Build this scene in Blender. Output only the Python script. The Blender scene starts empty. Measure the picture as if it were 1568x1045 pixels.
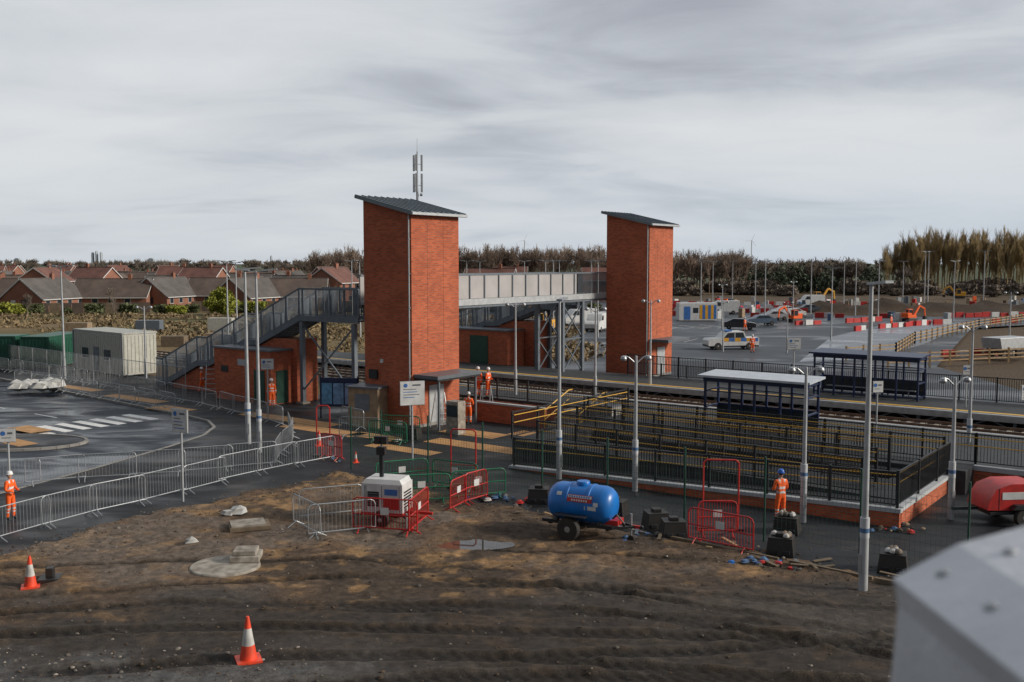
import bpy, math, random
import numpy as np
from mathutils import Vector, Matrix
random.seed(7); rng=np.random.default_rng(7)
R=math.radians
sc=bpy.context.scene
sc.view_settings.view_transform='Standard'; sc.view_settings.look='None'; sc.view_settings.exposure=0
OX,OY=-5.27,52.3; PHI=math.atan2(-.6,.8)
def W(a,c,z=0): return (OX+.8*a+.6*c, OY-.6*a+.8*c, z)

# ---------------------------------------------------------------- materials
def nt(name):
    m=bpy.data.materials.new(name); m.use_nodes=True
    n=m.node_tree; b=n.nodes['Principled BSDF']; return m,n,b
def M(name,col,rough=.6,metal=0,var=.18,scale=3,bump=0,bscale=40,dirt=0):
    m,n,b=nt(name)
    tc=n.nodes.new('ShaderNodeTexCoord'); nz=n.nodes.new('ShaderNodeTexNoise')
    nz.inputs['Scale'].default_value=scale; nz.inputs['Detail'].default_value=4
    n.links.new(tc.outputs['Object'],nz.inputs['Vector'])
    r=n.nodes.new('ShaderNodeValToRGB'); n.links.new(nz.outputs['Fac'],r.inputs['Fac'])
    r.color_ramp.elements[0].position=.3; r.color_ramp.elements[1].position=.7
    d=[c*(1-var) for c in col]; l=[min(1,c*(1+var)) for c in col]
    if dirt: d=[c*(1-dirt)+dirt*k for c,k in zip(d,(.12,.09,.06))]
    r.color_ramp.elements[0].color=(*d,1); r.color_ramp.elements[1].color=(*l,1)
    n.links.new(r.outputs['Color'],b.inputs['Base Color'])
    b.inputs['Roughness'].default_value=rough; b.inputs['Metallic'].default_value=metal
    if bump:
        n2=n.nodes.new('ShaderNodeTexNoise'); n2.inputs['Scale'].default_value=bscale
        n.links.new(tc.outputs['Object'],n2.inputs['Vector'])
        bp=n.nodes.new('ShaderNodeBump'); bp.inputs['Strength'].default_value=bump; bp.inputs['Distance'].default_value=.02
        n.links.new(n2.outputs['Fac'],bp.inputs['Height']); n.links.new(bp.outputs['Normal'],b.inputs['Normal'])
    return m
def brick(name,c1,c2,mort,rowh=.075,ms=.008):
    m,n,b=nt(name)
    tc=n.nodes.new('ShaderNodeTexCoord'); s=n.nodes.new('ShaderNodeSeparateXYZ'); n.links.new(tc.outputs['Object'],s.inputs[0])
    ad=n.nodes.new('ShaderNodeMath'); n.links.new(s.outputs[0],ad.inputs[0]); n.links.new(s.outputs[1],ad.inputs[1])
    cb=n.nodes.new('ShaderNodeCombineXYZ'); n.links.new(ad.outputs[0],cb.inputs[0]); n.links.new(s.outputs[2],cb.inputs[1])
    t=n.nodes.new('ShaderNodeTexBrick'); n.links.new(cb.outputs[0],t.inputs['Vector'])
    t.inputs['Scale'].default_value=1; t.inputs['Brick Width'].default_value=rowh*3; t.inputs['Row Height'].default_value=rowh; t.inputs['Bias'].default_value=-.1
    t.inputs['Mortar Size'].default_value=ms; t.inputs['Color1'].default_value=(*c1,1); t.inputs['Color2'].default_value=(*c2,1); t.inputs['Mortar'].default_value=(*mort,1)
    nz=n.nodes.new('ShaderNodeTexNoise'); nz.inputs['Scale'].default_value=.6; nz.inputs['Detail'].default_value=6; n.links.new(tc.outputs['Object'],nz.inputs['Vector'])
    mr=n.nodes.new('ShaderNodeMapRange'); mr.inputs[1].default_value=.3; mr.inputs[2].default_value=.7; mr.inputs[3].default_value=.84; mr.inputs[4].default_value=1.08
    n.links.new(nz.outputs['Fac'],mr.inputs[0])
    mx=n.nodes.new('ShaderNodeVectorMath'); mx.operation='SCALE'; n.links.new(t.outputs['Color'],mx.inputs[0]); n.links.new(mr.outputs[0],mx.inputs['Scale'])
    n.links.new(mx.outputs[0],b.inputs['Base Color'])
    bp=n.nodes.new('ShaderNodeBump'); bp.inputs['Strength'].default_value=.4; bp.inputs['Distance'].default_value=.005; bp.invert=True
    n.links.new(t.outputs['Fac'],bp.inputs['Height']); n.links.new(bp.outputs['Normal'],b.inputs['Normal'])
    b.inputs['Roughness'].default_value=.9; b.inputs['Specular IOR Level'].default_value=.2
    return m
def asphalt(name,base,light,wet,scale=.25,hi=.85,mud=0):
    m,n,b=nt(name)
    tc=n.nodes.new('ShaderNodeTexCoord')
    nz=n.nodes.new('ShaderNodeTexNoise'); nz.inputs['Scale'].default_value=scale; nz.inputs['Detail'].default_value=7; nz.inputs['Distortion'].default_value=.8
    mp=n.nodes.new('ShaderNodeMapping'); mp.inputs['Rotation'].default_value=(0,0,R(35)); mp.inputs['Scale'].default_value=(1,2.2,1)
    n.links.new(tc.outputs['Object'],mp.inputs[0]); n.links.new(mp.outputs[0],nz.inputs['Vector'])
    r=n.nodes.new('ShaderNodeValToRGB'); n.links.new(nz.outputs['Fac'],r.inputs['Fac'])
    r.color_ramp.elements[0].position=.38; r.color_ramp.elements[1].position=.62
    r.color_ramp.elements[0].color=(*base,1); r.color_ramp.elements[1].color=(*light,1)
    f=n.nodes.new('ShaderNodeTexNoise'); f.inputs['Scale'].default_value=60; n.links.new(tc.outputs['Object'],f.inputs['Vector'])
    mr=n.nodes.new('ShaderNodeMapRange'); mr.inputs[1].default_value=.38; mr.inputs[2].default_value=.62; mr.inputs[3].default_value=wet; mr.inputs[4].default_value=hi
    n.links.new(nz.outputs['Fac'],mr.inputs[0]); n.links.new(mr.outputs[0],b.inputs['Roughness'])
    mm=n.nodes.new('ShaderNodeMapRange'); mm.inputs[3].default_value=.7; mm.inputs[4].default_value=1.3; n.links.new(f.outputs['Fac'],mm.inputs[0])
    mx=n.nodes.new('ShaderNodeVectorMath'); mx.operation='SCALE'; n.links.new(r.outputs['Color'],mx.inputs[0]); n.links.new(mm.outputs[0],mx.inputs['Scale'])
    out=mx.outputs[0]
    if mud:
        g=n.nodes.new('ShaderNodeTexNoise'); g.inputs['Scale'].default_value=.35; g.inputs['Detail'].default_value=9; g.inputs['Roughness'].default_value=.7; n.links.new(tc.outputs['Object'],g.inputs['Vector'])
        k=n.nodes.new('ShaderNodeMapRange'); k.inputs[1].default_value=.53; k.inputs[2].default_value=.70; k.inputs[3].default_value=0; k.inputs[4].default_value=mud; n.links.new(g.outputs['Fac'],k.inputs[0])
        x=n.nodes.new('ShaderNodeMix'); x.data_type='RGBA'; n.links.new(k.outputs[0],x.inputs['Factor']); n.links.new(out,x.inputs['A']); x.inputs['B'].default_value=(.10,.075,.055,1); out=x.outputs['Result']
    n.links.new(out,b.inputs['Base Color'])
    b.inputs['Specular IOR Level'].default_value=.3
    bp=n.nodes.new('ShaderNodeBump'); bp.inputs['Strength'].default_value=.2; bp.inputs['Distance'].default_value=.004
    n.links.new(f.outputs['Fac'],bp.inputs['Height']); n.links.new(bp.outputs['Normal'],b.inputs['Normal'])
    return m

BR=brick('brick_orange',(.58,.130,.055),(.36,.075,.034),(.30,.17,.12),.10,.014)
BR2=brick('brick_house_wall',(.30,.11,.065),(.25,.09,.055),(.3,.24,.2))
ASR=asphalt('asphalt_wet_road',(.008,.013,.022),(.022,.030,.042),.14,.25,.7)
ASF=asphalt('asphalt_new',(.008,.010,.013),(.022,.025,.030),.42,.25,.85,.45)
ASC=asphalt('asphalt_car_park',(.03,.037,.047),(.075,.085,.10),.3,.08)
CONC=M('concrete',(.30,.275,.235),.85,var=.35,scale=4,bump=.3,dirt=.4)
COPE=M('concrete_coping',(.42,.44,.46),.8,var=.12)
KERB=M('kerb_stone',(.25,.24,.225),.85)
TACT=M('tactile_buff',(.46,.25,.10),.8,var=.2,scale=2,bump=.4,bscale=30)
WP=M('road_paint_white',(.74,.74,.72),.6,var=.15,scale=6)
YP=M('paint_yellow',(.66,.37,.03),.5,var=.1)
GALV=M('galvanised_steel',(.34,.36,.38),.45,.5,var=.2)
GALVL=M('galvanised_light',(.42,.44,.46),.5,.3,var=.15)
GREYS=M('painted_steel_grey',(.12,.135,.155),.45,.1,var=.12)
GREYM=M('painted_steel_midgrey',(.14,.165,.195),.5,.1,var=.15)
PANEL=M('parapet_panel',(.38,.37,.37),.6,.0,var=.12,scale=.8)
ROOFM=M('roof_metal',(.16,.195,.22),.35,.4,var=.12)
DARK=M('dark_metal',(.018,.020,.024),.5,.1)
BLACK=M('black_plastic',(.015,.015,.016),.5,bump=.2,dirt=.12)
RUB=M('rubber',(.02,.02,.02),.8,dirt=.2)
NAVY=M('navy_steel',(.013,.026,.080),.4,.1)
WHITE=M('white_paint',(.62,.63,.63),.45,var=.08,dirt=.12)
SLV=M('lamp_sleeve',(.50,.52,.55),.5,var=.08)
OFFW=M('cabin_cream',(.46,.46,.41),.6,var=.08,dirt=.1)
RED=M('red_plastic',(.46,.018,.016),.45,var=.2,dirt=.06)
BLUE=M('blue_plastic',(.006,.15,.50),.35,var=.15,scale=2,dirt=.05)
BLUES=M('blue_sleeve',(.08,.16,.30),.4)
GREEN=M('green_container',(.012,.08,.05),.5)
GRN=M('green_fence',(.01,.14,.07),.45)
GRND=M('green_post_dark',(.01,.06,.04),.45)
ORG=M('orange_hivis',(.95,.12,.01),.7,var=.22,scale=9)
SIL=M('reflective_tape',(.6,.61,.6),.4)
SKIN=M('skin',(.50,.28,.2),.6)
GLASS=M('window_glass',(.03,.04,.05),.12,.0)
DIRTM=M('soil_clod',(.07,.048,.032),.95,var=.5)
STONE=M('stone',(.13,.115,.10),.9,var=.6,scale=.7)
STONE2=M('pale_stone',(.27,.24,.20),.9,var=.4,scale=.7)
WOOD=M('timber',(.34,.23,.12),.8,var=.25)
WOODG=M('timber_weathered',(.16,.12,.08),.85,var=.3)
PLY=M('plywood',(.29,.21,.135),.75,var=.25)
BALL=M('ballast',(.14,.12,.11),.95,var=.4,scale=6,bump=.8,bscale=12)
RAILM=M('rail_steel',(.16,.10,.07),.5,.5)
DECK=M('platform_deck',(.035,.038,.042),.75,var=.3)
TILE1=M('roof_tile_brown',(.105,.078,.064),.85,var=.25,scale=.6)
TILE2=M('roof_tile_red',(.155,.07,.054),.85,var=.25,scale=.6)
TILE3=M('roof_tile_grey',(.10,.09,.085),.85,var=.25,scale=.6)
TWIG=M('bare_twigs',(.21,.155,.12),.9,var=.3,scale=.05)
TWIG2=M('bare_twigs_tan',(.29,.215,.105),.9,var=.35,scale=.08)
TWIG3=M('bare_twigs_dark',(.17,.14,.115),.9,var=.3,scale=.05)
LEAFD=M('evergreen_leaf',(.05,.068,.038),.8,var=.4,scale=.3)
LEAFY=M('yellow_green_leaf',(.24,.26,.035),.8,var=.35,scale=1.5)
LEAFG=M('hedge_leaf',(.085,.10,.04),.8,var=.4,scale=.8)
YEL=M('machine_yellow',(.70,.35,.02),.5,var=.15,dirt=.1)
FOREP=M('parapet_paint',(.54,.56,.60),.5,.1,var=.12,scale=5,bump=.15)
PLASW=M('white_bag',(.50,.50,.48),.6,var=.2,dirt=.2)

# ---------------------------------------------------------------- builder
class B:
    def __init__(s): s.v=[];s.f=[];s.m=[];s.mats=[]
    def mi(s,mat):
        if mat not in s.mats: s.mats.append(mat)
        return s.mats.index(mat)
    def add(s,vs,fs,mat):
        o=len(s.v); s.v+= [tuple(v) for v in vs]; k=s.mi(mat)
        for f in fs: s.f.append(tuple(i+o for i in f)); s.m.append(k)
    def box(s,x0,x1,y0,y1,z0,z1,mat):
        s.add([(x0,y0,z0),(x1,y0,z0),(x1,y1,z0),(x0,y1,z0),(x0,y0,z1),(x1,y0,z1),(x1,y1,z1),(x0,y1,z1)],
              [(0,3,2,1),(4,5,6,7),(0,1,5,4),(1,2,6,5),(2,3,7,6),(3,0,4,7)],mat)
    def beam(s,p,q,w,h,mat,up=(0,0,1)):
        p=Vector(p);q=Vector(q);d=(q-p).normalized();u=Vector(up)
        if abs(d.dot(u))>.98:u=Vector((1,0,0))
        x=d.cross(u).normalized()*w/2; y=x.normalized().cross(d).normalized()*h/2
        vs=[p-x-y,p+x-y,p+x+y,p-x+y,q-x-y,q+x-y,q+x+y,q-x+y]
        s.add(vs,[(0,3,2,1),(4,5,6,7),(0,1,5,4),(1,2,6,5),(2,3,7,6),(3,0,4,7)],mat)
    def cyl(s,p,q,r0,r1,n,mat,caps=True):
        p=Vector(p);q=Vector(q);d=(q-p).normalized();u=Vector((0,0,1)) if abs(d.z)<.9 else Vector((1,0,0))
        x=d.cross(u).normalized();y=x.cross(d)
        vs=[];
        for c,r in((p,r0),(q,r1)):
            for i in range(n):
                t=2*math.pi*i/n; vs.append(c+x*math.cos(t)*r+y*math.sin(t)*r)
        fs=[(i,(i+1)%n,n+(i+1)%n,n+i) for i in range(n)]
        if caps: fs+=[tuple(range(n-1,-1,-1)),tuple(range(n,2*n))]
        s.add(vs,fs,mat)
    def tube(s,pts,r,n,mat):
        for a,b in zip(pts,pts[1:]): s.cyl(a,b,r,r,n,mat)
    def lathe(s,c,prof,n,mat,ax=(0,0,1)):
        d=Vector(ax).normalized();u=Vector((0,0,1)) if abs(d.z)<.9 else Vector((1,0,0))
        x=d.cross(u).normalized();y=x.cross(d);c=Vector(c);vs=[]
        for r,t in prof:
            for i in range(n):
                k=2*math.pi*i/n; vs.append(c+d*t+x*math.cos(k)*r+y*math.sin(k)*r)
        fs=[]
        for j in range(len(prof)-1):
            for i in range(n): fs.append((j*n+i,j*n+(i+1)%n,(j+1)*n+(i+1)%n,(j+1)*n+i))
        fs.append(tuple(range(n-1,-1,-1))); o=(len(prof)-1)*n; fs.append(tuple(range(o,o+n)))
        s.add(vs,fs,mat)
    def poly(s,pts,mat): s.add(pts,[tuple(range(len(pts)))],mat)
    def prism(s,pts,ext,mat):
        n=len(pts);e=Vector(ext);vs=[Vector(p) for p in pts]+[Vector(p)+e for p in pts]
        s.add(vs,[tuple(range(n-1,-1,-1)),tuple(range(n,2*n))]+[(i,(i+1)%n,n+(i+1)%n,n+i) for i in range(n)],mat)
    def mesh(s,name,smooth=False,fixn=True):
        me=bpy.data.meshes.new(name); me.from_pydata(s.v,[],s.f)
        for m in s.mats: me.materials.append(m)
        me.polygons.foreach_set('material_index',s.m)
        if fixn:
            import bmesh
            bm=bmesh.new(); bm.from_mesh(me); bmesh.ops.recalc_face_normals(bm,faces=bm.faces); bm.to_mesh(me); bm.free()
        if smooth:
            me.polygons.foreach_set('use_smooth',[True]*len(me.polygons))
            try: me.set_sharp_from_angle(angle=R(40))
            except Exception: pass
        me.update(); return me
    def obj(s,name,loc=(0,0,0),rz=0,smooth=False,bevel=0,fixn=True):
        return put(s.mesh(name,smooth,fixn),name,loc,rz,bevel)
def put(me,name,loc=(0,0,0),rz=0,bevel=0,scale=1):
    o=bpy.data.objects.new(name,me); sc.collection.objects.link(o); o.location=loc; o.rotation_euler=(0,0,rz)
    if scale!=1: o.scale=(scale,)*3
    if bevel:
        m=o.modifiers.new('bevel','BEVEL'); m.width=bevel; m.segments=2; m.limit_method='ANGLE'; m.angle_limit=R(40)
    return o
def st(b,name,**k): return b.obj(name,(OX,OY,0),PHI,**k)   # station-frame object

# ---------------------------------------------------------------- ground sheet
def vn(x,y,seed):
    r=np.random.default_rng(seed).random((256,256)); xi=np.floor(x).astype(int);yi=np.floor(y).astype(int)
    fx=x-xi;fy=y-yi;fx=fx*fx*(3-2*fx);fy=fy*fy*(3-2*fy)
    g=lambda i,j:r[i%256,j%256]
    return (g(xi,yi)*(1-fx)+g(xi+1,yi)*fx)*(1-fy)+(g(xi,yi+1)*(1-fx)+g(xi+1,yi+1)*fx)*fy-.5
def fbm(x,y,seed):
    s=0;a=1
    for i in range(5):
        c,d=math.cos(1.1*i+.4),math.sin(1.1*i+.4); s=s+a*vn((x*c-y*d)*2**i+17*i,(x*d+y*c)*2**i,seed+i); a*=.52
    return s
def ax(fine0,fine1,step,lo,hi,mid):
    a=list(np.arange(fine0,fine1+1e-6,step)); g=step; x=fine0
    L=[];
    while x>lo:
        g=min(g*1.25,mid if x>-260 else mid*30); x-=g; L.append(x)
    g=step;x=fine1;Rr=[]
    while x<hi:
        g=min(g*1.25,mid if x<300 else mid*30); x+=g; Rr.append(x)
    return np.array(L[::-1]+a+Rr)
xs=ax(-21,17,.06,-4000,4000,2.8); ys=ax(17,41,.06,-300,6000,2.6)
X,Y=np.meshgrid(xs,ys)
A=.8*(X-OX)-.6*(Y-OY); C=.6*(X-OX)+.8*(Y-OY)
edge=1.1*fbm(X*.45,Y*.45,1)
dist=np.minimum(A-4.9,-10.0-C)+edge
dm=np.clip(dist/.9+.35,0,1)            # dirt mask
relief=.15*fbm(X*.45,Y*.45,3)+.065*fbm(X*2.0,Y*2.0,40)
calm=np.clip((27.5-Y+.1*X)/4,0,1)
relief=relief*(1-.6*calm)
rut=np.zeros_like(X); bankm=np.zeros_like(X)
def addrut(fy,w,depth,x0,x1):
    global relief,rut,bankm
    wob=.14*vn(X*.5+depth*99,Y*0+w*31,50)
    yy=fy(X)+wob; d=np.abs(Y-yy); on=np.clip((X-x0)/2,0,1)*np.clip((x1-X)/2,0,1)*np.clip(.75+1.3*vn(X*.35,Y*.5,51),0,1)
    k=np.clip((1-d/w)*2.2,0,1)*on; bank=np.exp(-((d-w*1.2)/(w*.28))**2)*on*(.7+1.2*vn(X*3,Y*3,52))
    relief=relief*(1-.7*k)-k*depth+bank*depth*.8; rut=np.maximum(rut,k); bankm=np.maximum(bankm,bank)
    ph=np.sin((X+1.1*np.abs(Y-yy))*2*math.pi/.36)
    relief+=.022*k*ph; rut=np.maximum(rut*1.0,k*(.7-.3*ph))
def crv(y0,x0,sl,curv): return lambda x:y0+sl*(x-x0)-curv*(x-x0)**2+.25*np.sin(x*.31+y0)
for (y0,x0,sl,cu,w,de,xa,xb) in [(27.0,-4,-.05,.022,.24,.075,-24,20),(25.2,-4,-.05,.021,.26,.075,-24,20),(23.3,-2,-.02,.010,.30,.07,-24,20),(21.3,-2,-.02,.010,.30,.07,-24,20),(26.1,1,-.12,.006,.24,.06,-5,20),(24.3,1,-.14,.006,.24,.06,-5,20),
   (28.4,-12,.10,.012,.22,.05,-22,2),(20.2,3,-.0,.004,.34,.06,-8,17),(22.3,6,.12,.002,.28,.06,-2,17),(19.0,-3,.05,.003,.36,.06,-12,12),(29.2,4,-.22,.004,.2,.05,-3,12)]:
    addrut(crv(y0,x0,sl,cu),w,de,xa,xb)
H=np.where(dm>0,dm*(.07+relief)-.30*(1-dm),-.30)
def level(cx,cy,rx,ry,z):
    global H
    k=np.exp(-(((X-cx)/rx)**2+((Y-cy)/ry)**2)**1.5); H=H*(1-k)+z*k
level(-1.2,30.5,1.2,.5,-.02); level(-8.1,28.3,1.5,1.5,.02); level(-8.7,32.4,.9,.8,.04); level(-5.8,21.4,.5,.5,.03); level(-13.06,26.4,.5,.5,.03)
far=(C>6.2)|(A<-75)|(A>55)
H=np.where(far,-.01,H)
H=np.where((C>31)&(A>-30)&(Y<320),-.25,H)
H=np.where((Y<12)&(A>4.9),np.clip(relief,-.1,.2),H)
mx=np.clip((X-42)/14,0,1)*np.clip((150-X)/30,0,1); my=np.exp(-((Y-176-.12*(X-60))/11)**2)
mound=mx*my*(2.2+4.6*fbm(X*.07,Y*.07,11)+2.2*fbm(X*.3,Y*.3,12))
H=np.where(mound>.35,mound-.3,H)
mx2=np.exp(-((X-54)/7)**2-((Y-70)/4)**2)*1.2; H=np.where(mx2>.1,np.maximum(H,mx2+.3*vn(X*.4,Y*.4,13)-.2),H)
def mixc(a,b,k): return a*(1-k[...,None])+b*k[...,None]
n1=fbm(X*.25,Y*.33,21)+.5;n2=fbm(X*.8,Y*1.0,26)+.5;n3=fbm(X*2.2,Y*2.6,31)+.5
brown=np.array([.135,.090,.058]);dark=np.array([.024,.020,.0165]);sand=np.array([.28,.17,.08]);grey=np.array([.13,.12,.11])
wetk=np.clip((27.4+3.0*(n1-.5)+.10*X-Y)/2.4,0,1)
col=mixc(np.broadcast_to(brown,X.shape+(3,)),dark,wetk*.88)
col=mixc(col,dark*1.9,np.clip((.45-n1)*4+(.5-n2)*1.8,0,1)*.7)
col=mixc(col,sand,np.clip((n2*.6+n3*.5-.64)*6,0,1)*(1-.9*wetk)*.75)
col=mixc(col,grey,np.clip((n1-.58)*5,0,1)*.5*(1-.7*wetk))
col=mixc(col,np.array([.11,.11,.11]),np.clip((-4.0-X+4*(n1-.5))/3,0,1)*np.clip((21.9+2*(n2-.5)-Y)/1.2,0,1)*.65)
col=mixc(col,np.array([.085,.072,.06]),np.clip((X-0)/6,0,1)*np.exp(-((Y-26+.35*(X-3)+n1*2-1)/1.0)**2)*.65)
col=mixc(col,np.array([.075,.06,.046]),np.clip(bankm,0,1)*.55)
col=mixc(col,dark*.6,np.clip(rut*1.1,0,1)*.75)
tan=np.array([.18,.13,.07]);olive=np.array([.11,.10,.045]);fc=mixc(np.broadcast_to(tan,X.shape+(3,)),olive,np.clip((fbm(X*.05,Y*.05,31)+.5)*1.8-.5,0,1))
mud=np.array([.085,.06,.042])
fc=mixc(fc,mud,np.clip((X-10)/10,0,1)*.85*np.clip((330-Y)/60,0,1))
fc=mixc(fc,np.array([.045,.031,.022]),np.clip(mound,0,1)*.95)
fc=mixc(fc,np.array([.07,.085,.05]),np.clip((Y-350)/100,0,1))
isfar=far.astype(float); col=mixc(col,fc,isfar)
ny,nx=X.shape
idx=np.arange(nx*ny).reshape(ny,nx)
q=np.stack([idx[:-1,:-1],idx[:-1,1:],idx[1:,1:],idx[1:,:-1]],-1).reshape(-1,4)
me=bpy.data.meshes.new('ground'); me.vertices.add(nx*ny); me.vertices.foreach_set('co',np.stack([X,Y,H],-1).astype(np.float32).ravel())
me.loops.add(q.size); me.loops.foreach_set('vertex_index',q.ravel().astype(np.int32)); me.polygons.add(len(q))
me.polygons.foreach_set('loop_start',np.arange(0,q.size,4,dtype=np.int32)); me.polygons.foreach_set('use_smooth',[True]*len(q))
me.update(calc_edges=True)
at=me.color_attributes.new('soil','FLOAT_COLOR','POINT'); at.data.foreach_set('color',np.concatenate([col,wetk[...,None]*(1-isfar[...,None])],-1).astype(np.float32).ravel())
m,n,b=nt('ground_soil')
va=n.nodes.new('ShaderNodeVertexColor'); va.layer_name='soil'; tc=n.nodes.new('ShaderNodeTexCoord')
def noise(sc_,det=6):
    z=n.nodes.new('ShaderNodeTexNoise'); z.inputs['Scale'].default_value=sc_; z.inputs['Detail'].default_value=det; z.inputs['Roughness'].default_value=.65; n.links.new(tc.outputs['Object'],z.inputs['Vector']); return z
za=noise(4); zb=noise(30)
mr=n.nodes.new('ShaderNodeMapRange'); mr.inputs[1].default_value=.3;mr.inputs[2].default_value=.7;mr.inputs[3].default_value=.5;mr.inputs[4].default_value=1.5
n.links.new(za.outputs['Fac'],mr.inputs[0])
mr2=n.nodes.new('ShaderNodeMapRange'); mr2.inputs[1].default_value=.3;mr2.inputs[2].default_value=.7;mr2.inputs[3].default_value=.55;mr2.inputs[4].default_value=1.5
n.links.new(zb.outputs['Fac'],mr2.inputs[0])
mu=n.nodes.new('ShaderNodeMath'); mu.operation='MULTIPLY'; n.links.new(mr.outputs[0],mu.inputs[0]); n.links.new(mr2.outputs[0],mu.inputs[1])
sx=n.nodes.new('ShaderNodeVectorMath'); sx.operation='SCALE'; n.links.new(va.outputs['Color'],sx.inputs[0]); n.links.new(mu.outputs[0],sx.inputs['Scale'])
n.links.new(sx.outputs[0],b.inputs['Base Color'])
rr=n.nodes.new('ShaderNodeMapRange'); rr.inputs[3].default_value=.95; rr.inputs[4].default_value=.68; n.links.new(va.outputs['Alpha'],rr.inputs[0]); n.links.new(rr.outputs[0],b.inputs['Roughness'])
b.inputs['Specular IOR Level'].default_value=.2
bp=n.nodes.new('ShaderNodeBump'); bp.inputs['Strength'].default_value=.8; bp.inputs['Distance'].default_value=.035
ad=n.nodes.new('ShaderNodeMath'); n.links.new(zb.outputs['Fac'],ad.inputs[0]); n.links.new(za.outputs['Fac'],ad.inputs[1])
n.links.new(ad.outputs[0],bp.inputs['Height']); n.links.new(bp.outputs['Normal'],b.inputs['Normal'])
me.materials.append(m); put(me,'ground')

# roads & paving ------------------------------------------------------------
K=[(-75,104),(-40,76.5),(-32.8,69.8),(-22.6,60.6),(-18.9,57.2),(-17.0,55.2),(-16.0,53.0),(-15.8,50.5),(-16.4,47.5),(-18,42),(-20.5,35),(-24,26),(-30,10)]
b=B(); b.poly([(x,y,-.11) for x,y in K]+[(-120,10,-.11),(-120,104,-.11)],ASR); b.obj('road',fixn=False)
fp=[(x,y,0) for x,y in K]+[W(5.9,-45),W(5.9,-11.2),W(60,-11.2),W(60,6.4),W(-78,6.4)]
b=B(); b.poly(fp,ASF); o=b.obj('pavement',fixn=False)
b=B()
for p,q_ in zip(K,K[1:]): b.beam((*p,-.05),(*q_,-.05),.16,.13,KERB)
isl=[(-24.5+3.4*math.cos(t),48.6+2.1*math.sin(t)) for t in np.linspace(0,2*math.pi,28)]
for p,q_ in zip(isl,isl[1:]): b.beam((*p,-.05),(*q_,-.05),.16,.13,KERB)
b.obj('kerb')
b=B(); b.poly([(x,y,-.01) for x,y in isl[:-1]],ASF); b.obj('traffic_island')
b=B()
for i in range(7):
    c0=-12.3+i*1.02; b.poly([(-17.4,c0,-.106),(-14.4,c0,-.106),(-14.4,c0+.55,-.106),(-17.4,c0+.55,-.106)],WP)
for a0 in range(-70,-20,6): b.poly([(a0,-9,-.106),(a0+2.5,-9,-.106),(a0+2.5,-8.86,-.106),(a0,-8.86,-.106)],WP)
for a0 in (-34,-30): b.poly([(a0,-15,-.106),(a0+.3,-15,-.106),(a0+.3,-9.4,-.106),(a0,-9.4,-.106)],WP)
st(b,'road_marking',fixn=False)
b=B()
def tq(x,y,l,w,rot=PHI,z=.004):
    c,s=math.cos(rot),math.sin(rot)
    b.poly([(x+c*u-s*v,y+s*u+c*v,z) for u,v in((-l/2,-w/2),(l/2,-w/2),(l/2,w/2),(-l/2,w/2))],TACT)
for a_ in [(-20.6,59.6,3.2,1.5),(-10.0,52.0,5.5,1.3),(-5.2,46.6,4.2,1.0),(-1.2,47.0,7.0,1.3),(-2.0,51.0,3.6,1.5),(-12.6,55.6,7.5,1.2),(-24.5,64.2,6,1.1),(1.6,50.2,3.6,1.4),(-6.9,50.0,3.2,1.1),(-30.5,69.6,5,1.0)]: tq(*a_)
tq(-25.6,52.3,2.6,1.2,PHI,-.005); tq(-24.6,48.6,3.0,1.0,PHI,-.005)
b.obj('tactile_paving',fixn=False)
b=B(); z=.02
b.poly([(-14,92,z),W(-4,23.2,z),W(32,23.2,z),(36,84,z),(62,134,z),(92,152,z),(60,205,z),(30,240,z),(-12,215,z)],ASC); b.obj('car_park',fixn=False)
LC=asphalt('concrete_road_wet',(.15,.17,.20),(.23,.255,.29),.22,.12)
b=B(); b.poly([(25.5,88,.026),(33,90.5,.026),(45,108,.026),(66,144,.026),(56,146,.026),(38,118,.026)],LC); b.obj('access_road',fixn=False)
b=B()
for i in range(9):
    for j in range(2):
        x=6+i*2.6+j*6; y=104+j*22+i*1.2; b.poly([(x,y,.0315),(x+.1,y,.0315),(x+2.6,y+5,.0315),(x+2.5,y+5,.0315)],WP)
for i in range(12): b.poly([(20+i*3,132+i*1.2,.036),(20.15+i*3,132+i*1.2,.036),(17.6+i*3,137+i*1.2,.036),(17.4+i*3,137+i*1.2,.036)],WP)
b.obj('parking_bay_marking',fixn=False)
PUD=M('puddle_water',(.05,.042,.035),.03,var=.1)
b=B()
for (cx,cy,rx,ry) in [(-1.2,30.5,1.3,.6)]:
    b.poly([(cx+rx*math.cos(t),cy+ry*math.sin(t),.02) for t in np.linspace(0,2*math.pi,41)[:-1]],PUD)
b.obj('puddle')

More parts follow.
